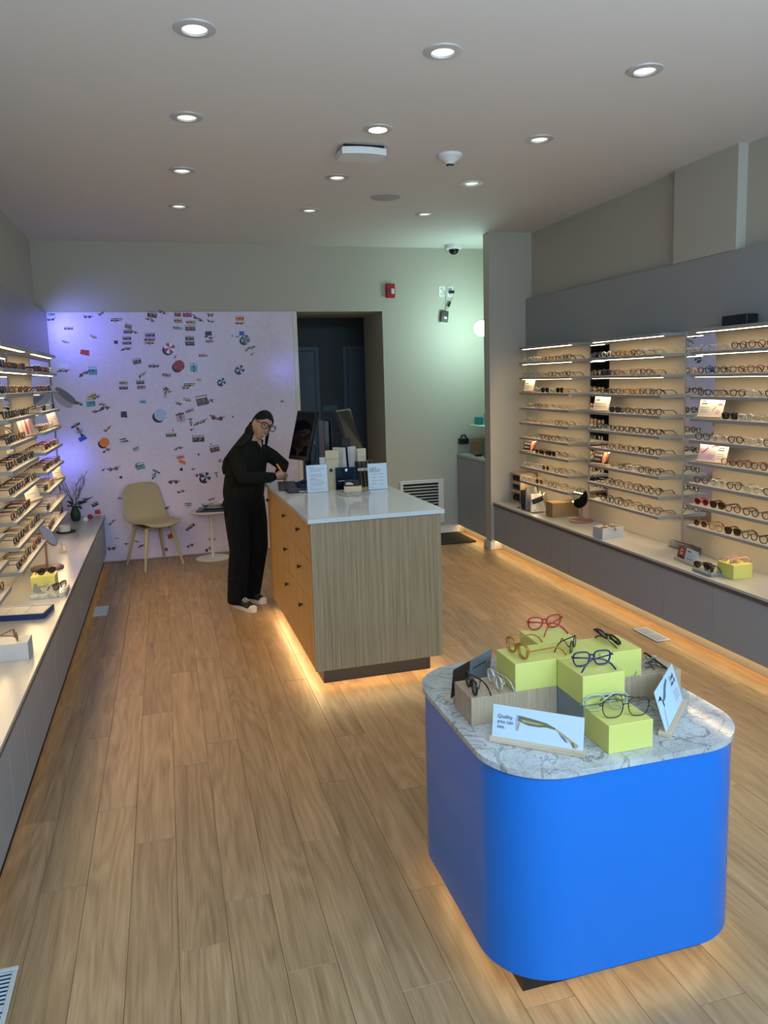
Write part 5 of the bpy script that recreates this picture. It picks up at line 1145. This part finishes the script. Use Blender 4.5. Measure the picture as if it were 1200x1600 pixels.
for A in (armR, armL): limb(bodym, [(*p, r) for p, r in zip(A, (.045, .043, .038, .035, .025))])
legR = [(.510, 6.248, .90), (.512, 6.235, .70), (.517, 6.232, .50), (.492, 6.268, .28), (.476, 6.292, .07)]
legL = [(.640, 6.355, .90), (.664, 6.332, .70), (.676, 6.332, .50), (.644, 6.398, .27), (.612, 6.442, .07)]
for A in (legR, legL): limb(bodym, [(*p, r) for p, r in zip(A, (.085, .078, .055, .05, .036))])
# right hand closed round the pen
W_ = Vector((.10, -.42, .90)).normalized(); wr_ = Vector((.785, 5.968, 1.114)); kn = Vector((.858, 5.962, 1.118))
N_ = Vector((.0, .90, .42)).normalized()
bodym.loft([(wr_ - Vector((.02, 0, 0)), W_, N_, .024, .019), (wr_ + Vector((.012, 0, 0)), W_, N_, .027, .018), (wr_ + Vector((.045, -.002, .003)), W_, N_, .036, .019), (kn, W_, N_, .037, .015), (kn + Vector((.006, 0, 0)), W_, N_, .030, .010)], 16)
def finger(base, dirs, lens, r):
    pts = [Vector(base)]
    for d, l in zip(dirs, lens): pts.append(pts[-1] + Vector(d).normalized() * l)
    limb(bodym, [(*p, r * (1 - .10 * i)) for i, p in enumerate(pts)], 10); return pts
for i in range(4):
    b_ = kn + W_ * (.0265 - .0178 * i) + Vector((-.004, 0, 0))
    cl = (.0, .25, .45, .55)[i]
    finger(b_, [(.86, .42 + cl * .3, -.28), (.30 - cl * .5, .86, -.42), (-.35 - cl * .4, .66, -.48)], [(.036, .040, .037, .030)[i], (.023, .025, .023, .018)[i], (.018, .019, .018, .015)[i]], (.0085, .0085, .0082, .0072)[i])
finger(wr_ + Vector((.024, .010, .022)), [(.70, .52, .34), (.86, .40, -.15), (.80, .25, -.50)], [.030, .028, .022], .0105)
# left hand resting flat behind
wl = Vector((.845, 6.128, 1.112)); kl = Vector((.795, 6.085, 1.092)); dl = (kl - wl).normalized(); sl = dl.cross(U_).normalized(); nl = sl.cross(dl)
bodym.loft([(wl - dl * .02, sl, nl, .025, .019), (wl + dl * .015, sl, nl, .028, .017), (kl - dl * .01, sl, nl, .038, .015), (kl, sl, nl, .036, .012)], 14)
for i in range(4):
    finger(kl + sl * (.027 - .018 * i), [dl + Vector((0, 0, .05)), dl - Vector((0, 0, .35)), dl - Vector((0, 0, .6))], [(.036, .040, .037, .028)[i], .023, .018], .0082)
finger(wl + dl * .02 + sl * .026, [dl * .6 + sl * .7 - Vector((0, 0, .1)), dl * .85 + sl * .3, dl], [.030, .027, .020], .0098)
fused('body', bodym, M['skin'], .0042, 3)
# face
def hput(name, mb, m, smooth=True):
    mb.v = [tuple(HM @ Vector(p)) for p in mb.v]; return mb.build(name, m, per, smooth, None)
for s_ in (-1, 1):
    e = hput('eye', MB().sphere((s_ * .0305, .0725, .0118), .0125, .0095, .0060, 14, 8), M['teeth'])
    q = MB().sphere((s_ * .0305, .0800, .0112), .0052, .0026, .0050, 10, 6); q.v = [tuple(HM @ Vector(p)) for p in q.v]; q.build('iris', M['hair'], e, True)
    hput('eyelid', MB().tube([(s_ * (.0305 + dx), .0812 - 20 * dx * dx, .0155 + .0028 - 26 * dx * dx) for dx in (-.013, -.008, 0, .008, .014)], [.0010, .0018, .0022, .0022, .0012], 6), M['hair'])
    hput('eyebrow', MB().tube([(s_ * x, y, z) for x, y, z in ((.013, .0895, .0335), (.025, .0885, .0375), (.038, .0805, .0375), (.049, .0690, .0315))], [.0030, .0036, .0030, .0014], 6, False, .6), M['hair'])
mo = lambda dz, k: [(x, .0905 - 9.5 * x * x, -.0615 + dz + k * x * x) for x in (-.029, -.019, -.0095, 0, .0095, .019, .029)]
hput('lips', MB().tube(mo(.0050, 9), [.0008, .0016, .0021, .0019, .0021, .0016, .0008], 8).tube(mo(-.0065, 21), [.0008, .0018, .0025, .0027, .0025, .0018, .0008], 8), M['lip'])
hput('teeth', MB().tube([(x, y + .0016, z) for x, y, z in mo(-.0008, 15)], [.0006, .0028, .0038, .0042, .0038, .0028, .0006], 6, False, .5), M['teeth'])
# hair: fitted cap plus a long fall over the back
q = MB().sphere((0, 0, 0), .072, .090, .116, 48, 36); src = q.v; keep = []
for f in q.f:
    c = sum((Vector(src[i]) for i in f), Vector()) / len(f)
    part = .066 - .035 * max(0, abs(c.x) - .022) / .05
    if c.z > part - .004 * (1 if c.y < .03 else 0): keep.append(f)
    elif c.y < -.028: keep.append(f)
hm = MB(); outv = []
for p in src:
    x, y, z = headpt(*p); n = Vector((x / .072 ** 2, y / .09 ** 2, z / .116 ** 2)).normalized()
    th = .0105 if z > -.03 else .009
    outv.append(tuple(Vector((x, y, z)) + n * th))
inn_ = [headpt(*p) for p in src]; inn_ = [tuple(Vector(p) * .97) for p in inn_]
N0 = len(src); edges = {}
for f in keep:
    for i in range(len(f)):
        a, b = f[i], f[(i + 1) % len(f)]
        edges[(a, b)] = edges.get((a, b), 0) + 1
fs = [tuple(f) for f in keep] + [tuple(i + N0 for i in reversed(f)) for f in keep]
for a, b in edges:
    if (b, a) not in edges: fs.append((b, a, a + N0, b + N0))
hm.add(outv + inn_, fs); hm.v = [tuple(HM @ Vector(p)) for p in hm.v]
back = HM @ Vector((.02, -.070, .01))
hm.loft([(back, (.6, .4, .6), (.5, -.5, .1), .085, .045), ((.672, 6.222, 1.450), R_, F_, .088, .060), ((.628, 6.255, 1.385), R_, F_, .104, .064), ((.570, 6.275, 1.320), R_, F_, .105, .050), ((.500, 6.275, 1.250), R_, F_, .085, .045), ((.452, 6.27, 1.175), R_, F_, .050, .034), ((.435, 6.27, 1.12), R_, F_, .018, .016)], 18)
hb = HM @ Vector((.044, -.060, .0))
hm.loft([(hb, (.7, .7, .2), (.7, -.7, 0), .036, .040), (HM @ Vector((.046, -.062, -.055)), R_, F_, .042, .044), ((.640, 6.205, 1.415), R_, F_, .058, .048), ((.590, 6.205, 1.362), R_, F_, .066, .045), ((.545, 6.215, 1.30), R_, F_, .050, .036)], 16)
lt = HM @ Vector((-.073, .0, .01))
hm.loft([(lt, (1, 0, 0), (0, 1, 0), .010, .028), ((.792, 6.262, 1.44), (1, 0, 0), (0, 1, 0), .013, .030), ((.782, 6.29, 1.37), (1, 0, 0), (0, 1, 0), .014, .026), ((.776, 6.30, 1.32), (1, 0, 0), (0, 1, 0), .008, .014)], 12)
used = sorted({i for f in hm.f for i in f}); rem = {i: k for k, i in enumerate(used)}; hm.v = [hm.v[i] for i in used]; hm.f = [tuple(rem[i] for i in f) for f in hm.f]
fused('hair', hm, M['hair'], .0045, 9)
# clothes
sw = MB()
sw.loft([((.577, 6.297, .915), R_, F_, .150, .105), ((.577, 6.297, .925), R_, F_, .186, .138), ((.580, 6.293, .985), R_, F_, .192, .142), ((.592, 6.280, 1.08), R_, F_, .188, .140), ((.612, 6.262, 1.19), R_, F_, .184, .134), ((.632, 6.245, 1.275), R_, F_, .172, .116), ((.648, 6.233, 1.325), R_, F_, .134, .096), ((.658, 6.227, 1.362), R_, F_, .088, .076), ((.666, 6.220, 1.388), R_, F_, .066, .062)], 26)
limb(sw, [(*p, r) for p, r in zip(armR, (.066, .062, .056, .050, .036))]); limb(sw, [(*p, r) for p, r in zip(armL, (.064, .060, .053, .046, .035))])
sweater = fused('sweater', sw, M['sweater'], .007, 6)
# open collar and neckline
ck = MB()
for s_ in (-1, 1):
    p0 = Vector((.660, 6.223, 1.400)) - F_ * .055; p1 = Vector((.660, 6.223, 1.398)) + R_ * s_ * .068; p2 = Vector((.662, 6.222, 1.372)) + R_ * s_ * .055 + F_ * .055; p3 = Vector((.655, 6.225, 1.325)) + F_ * .100
    ck.tube([p0, p0 * .4 + p1 * .6, p1, p2, p3], [.013, .014, .016, .018, .010], 8, False, .45)
ck.build('collar', M['sweater'], per, True)
vn = Vector((.661, 6.222, 1.355)) + F_ * .080
q = MB(); q.add([vn + U_ * .034 + R_ * .026 - F_ * .004, vn + U_ * .034 - R_ * .026 - F_ * .004, vn - U_ * .030 + F_ * .021], [(0, 1, 2)]); q.build('neck_opening', M['skin'], per)
jn = MB()
jn.loft([((.577, 6.298, .79), R_, F_, .150, .105), ((.577, 6.298, .86), R_, F_, .180, .128), ((.577, 6.297, .935), R_, F_, .178, .128), ((.577, 6.297, .97), R_, F_, .165, .118)], 24)
limb(jn, [(*p[:3], r) for p, r in zip(legR[:-1] + [(.474, 6.294, .05)], (.112, .100, .086, .083, .079))]); limb(jn, [(*p[:3], r) for p, r in zip(legL[:-1] + [(.610, 6.446, .05)], (.112, .100, .084, .078, .074))])
jn.v = [(x, y, max(z, .032)) for x, y, z in jn.v]
fused('jeans', jn, M['jeans'], .008, 6)
for (h, t_) in (((.462, 6.335), (.603, 6.108)), ((.560, 6.512), (.712, 6.318))):
    h, t_ = Vector((*h, 0)), Vector((*t_, 0)); L = (t_ - h).length; d = (t_ - h).normalized(); sd = d.cross(U_)
    MS = Matrix(((sd.x, d.x, 0, h.x), (sd.y, d.y, 0, h.y), (0, 0, 1, 0), (0, 0, 0, 1)))
    tr_ = lambda mb: setattr(mb, 'v', [tuple(MS @ Vector(p)) for p in mb.v]) or mb
    def outl(g, z): return [(x * g, y, z) for x, y in ((0, -.004), (.024, 0), (.034, .03), (.033, .09), (.036, L * .55), (.045, L * .74), (.042, L * .88), (.026, L * .98), (0, L + .003), (-.022, L * .98), (-.038, L * .88), (-.042, L * .74), (-.034, L * .55), (-.031, .09), (-.033, .03), (-.024, 0))]
    o_ = outl(1, 0); n = len(o_); q = MB(); q.add([(x * .96, y, .001) for x, y, z in o_] + [(x * 1.04, y, .010) for x, y, z in o_] + [(x * 1.03, y, .030) for x, y, z in o_], [tuple(range(n))[::-1], tuple(range(2 * n, 3 * n))] + [(j * n + i, j * n + (i + 1) % n, (j + 1) * n + (i + 1) % n, (j + 1) * n + i) for j in range(2) for i in range(n)])
    sole = tr_(q).build('shoe', M['rubber'], per, True)
    sole['label'] = 'black canvas sneaker with white sole'
    q = MB(); sx_ = []
    for y, hw, top in ((.002, .026, .070), (.03, .033, .085), (.07, .032, .088), (.11, .032, .080), (L * .55, .035, .074), (L * .68, .039, .060), (L * .78, .040, .050), (L * .86, .038, .044)): sx_.append(((0, y, (.028 + top) / 2), (1, 0, 0), (0, 0, 1), hw, (top - .028) / 2 + .012))
    q.loft(sx_, 14); tr_(q).build('canvas_upper', M['black_matte'], sole, True)
    q = MB().sphere((0, L * .86, .030), .040, L * .135, .023, 16, 10); tr_(q).build('toe_cap', M['rubber'], sole, True)
    q = MB()
    for k in range(4):
        y = L * (.50 + .062 * k); z = .095 - .0100 * k
        q.tube([(-.026, y - .004, z - .014), (-.012, y, z), (.012, y + .003, z), (.026, y + .006, z - .014)], .0042, 6)
    tr_(q).build('lace', M['rubber'], sole, True)
# worn glasses (part of the figure)
gl = glasses((0, 0, 0), 0, 'square', 'black', parent=per, name='worn_glasses', scale=1.08)
ALL_G.remove(gl); gl.parent = per
GM = HM @ Matrix.Translation((0, .101, -.0155)) @ Matrix.Rotation(PI, 4, 'Z')
gl.matrix_local = wm(per).inverted() @ GM @ Matrix.Scale(1.08, 4)
# pen in the hand
t_ = thing('marker_pen', 'orange marker pen held in the person hand', 'pen', (.868, 5.998, 1.122))
a, b = Vector((.892, 5.992, 1.076)), Vector((.822, 6.010, 1.204)); d = (b - a).normalized()
MB().tube([a + d * .012, a + d * .05, b], [.0055, .0075, .0078], 10).build('barrel', M['orange'], t_, True)
MB().tube([a, a + d * .014], [.0015, .0045], 8).build('tip', M['black'], t_, True)
MB().tube([b, b + d * .006], [.0078, .005], 8).build('end_cap', M['orange'], t_, True)

# tidy: bake the chair shell modifiers
bpy.context.view_layer.update(); dg = bpy.context.evaluated_depsgraph_get()
for o in list(C.objects):
    if o.type == 'MESH' and o.modifiers:
        me = bpy.data.meshes.new_from_object(o.evaluated_get(dg)); o.modifiers.clear(); o.data = me
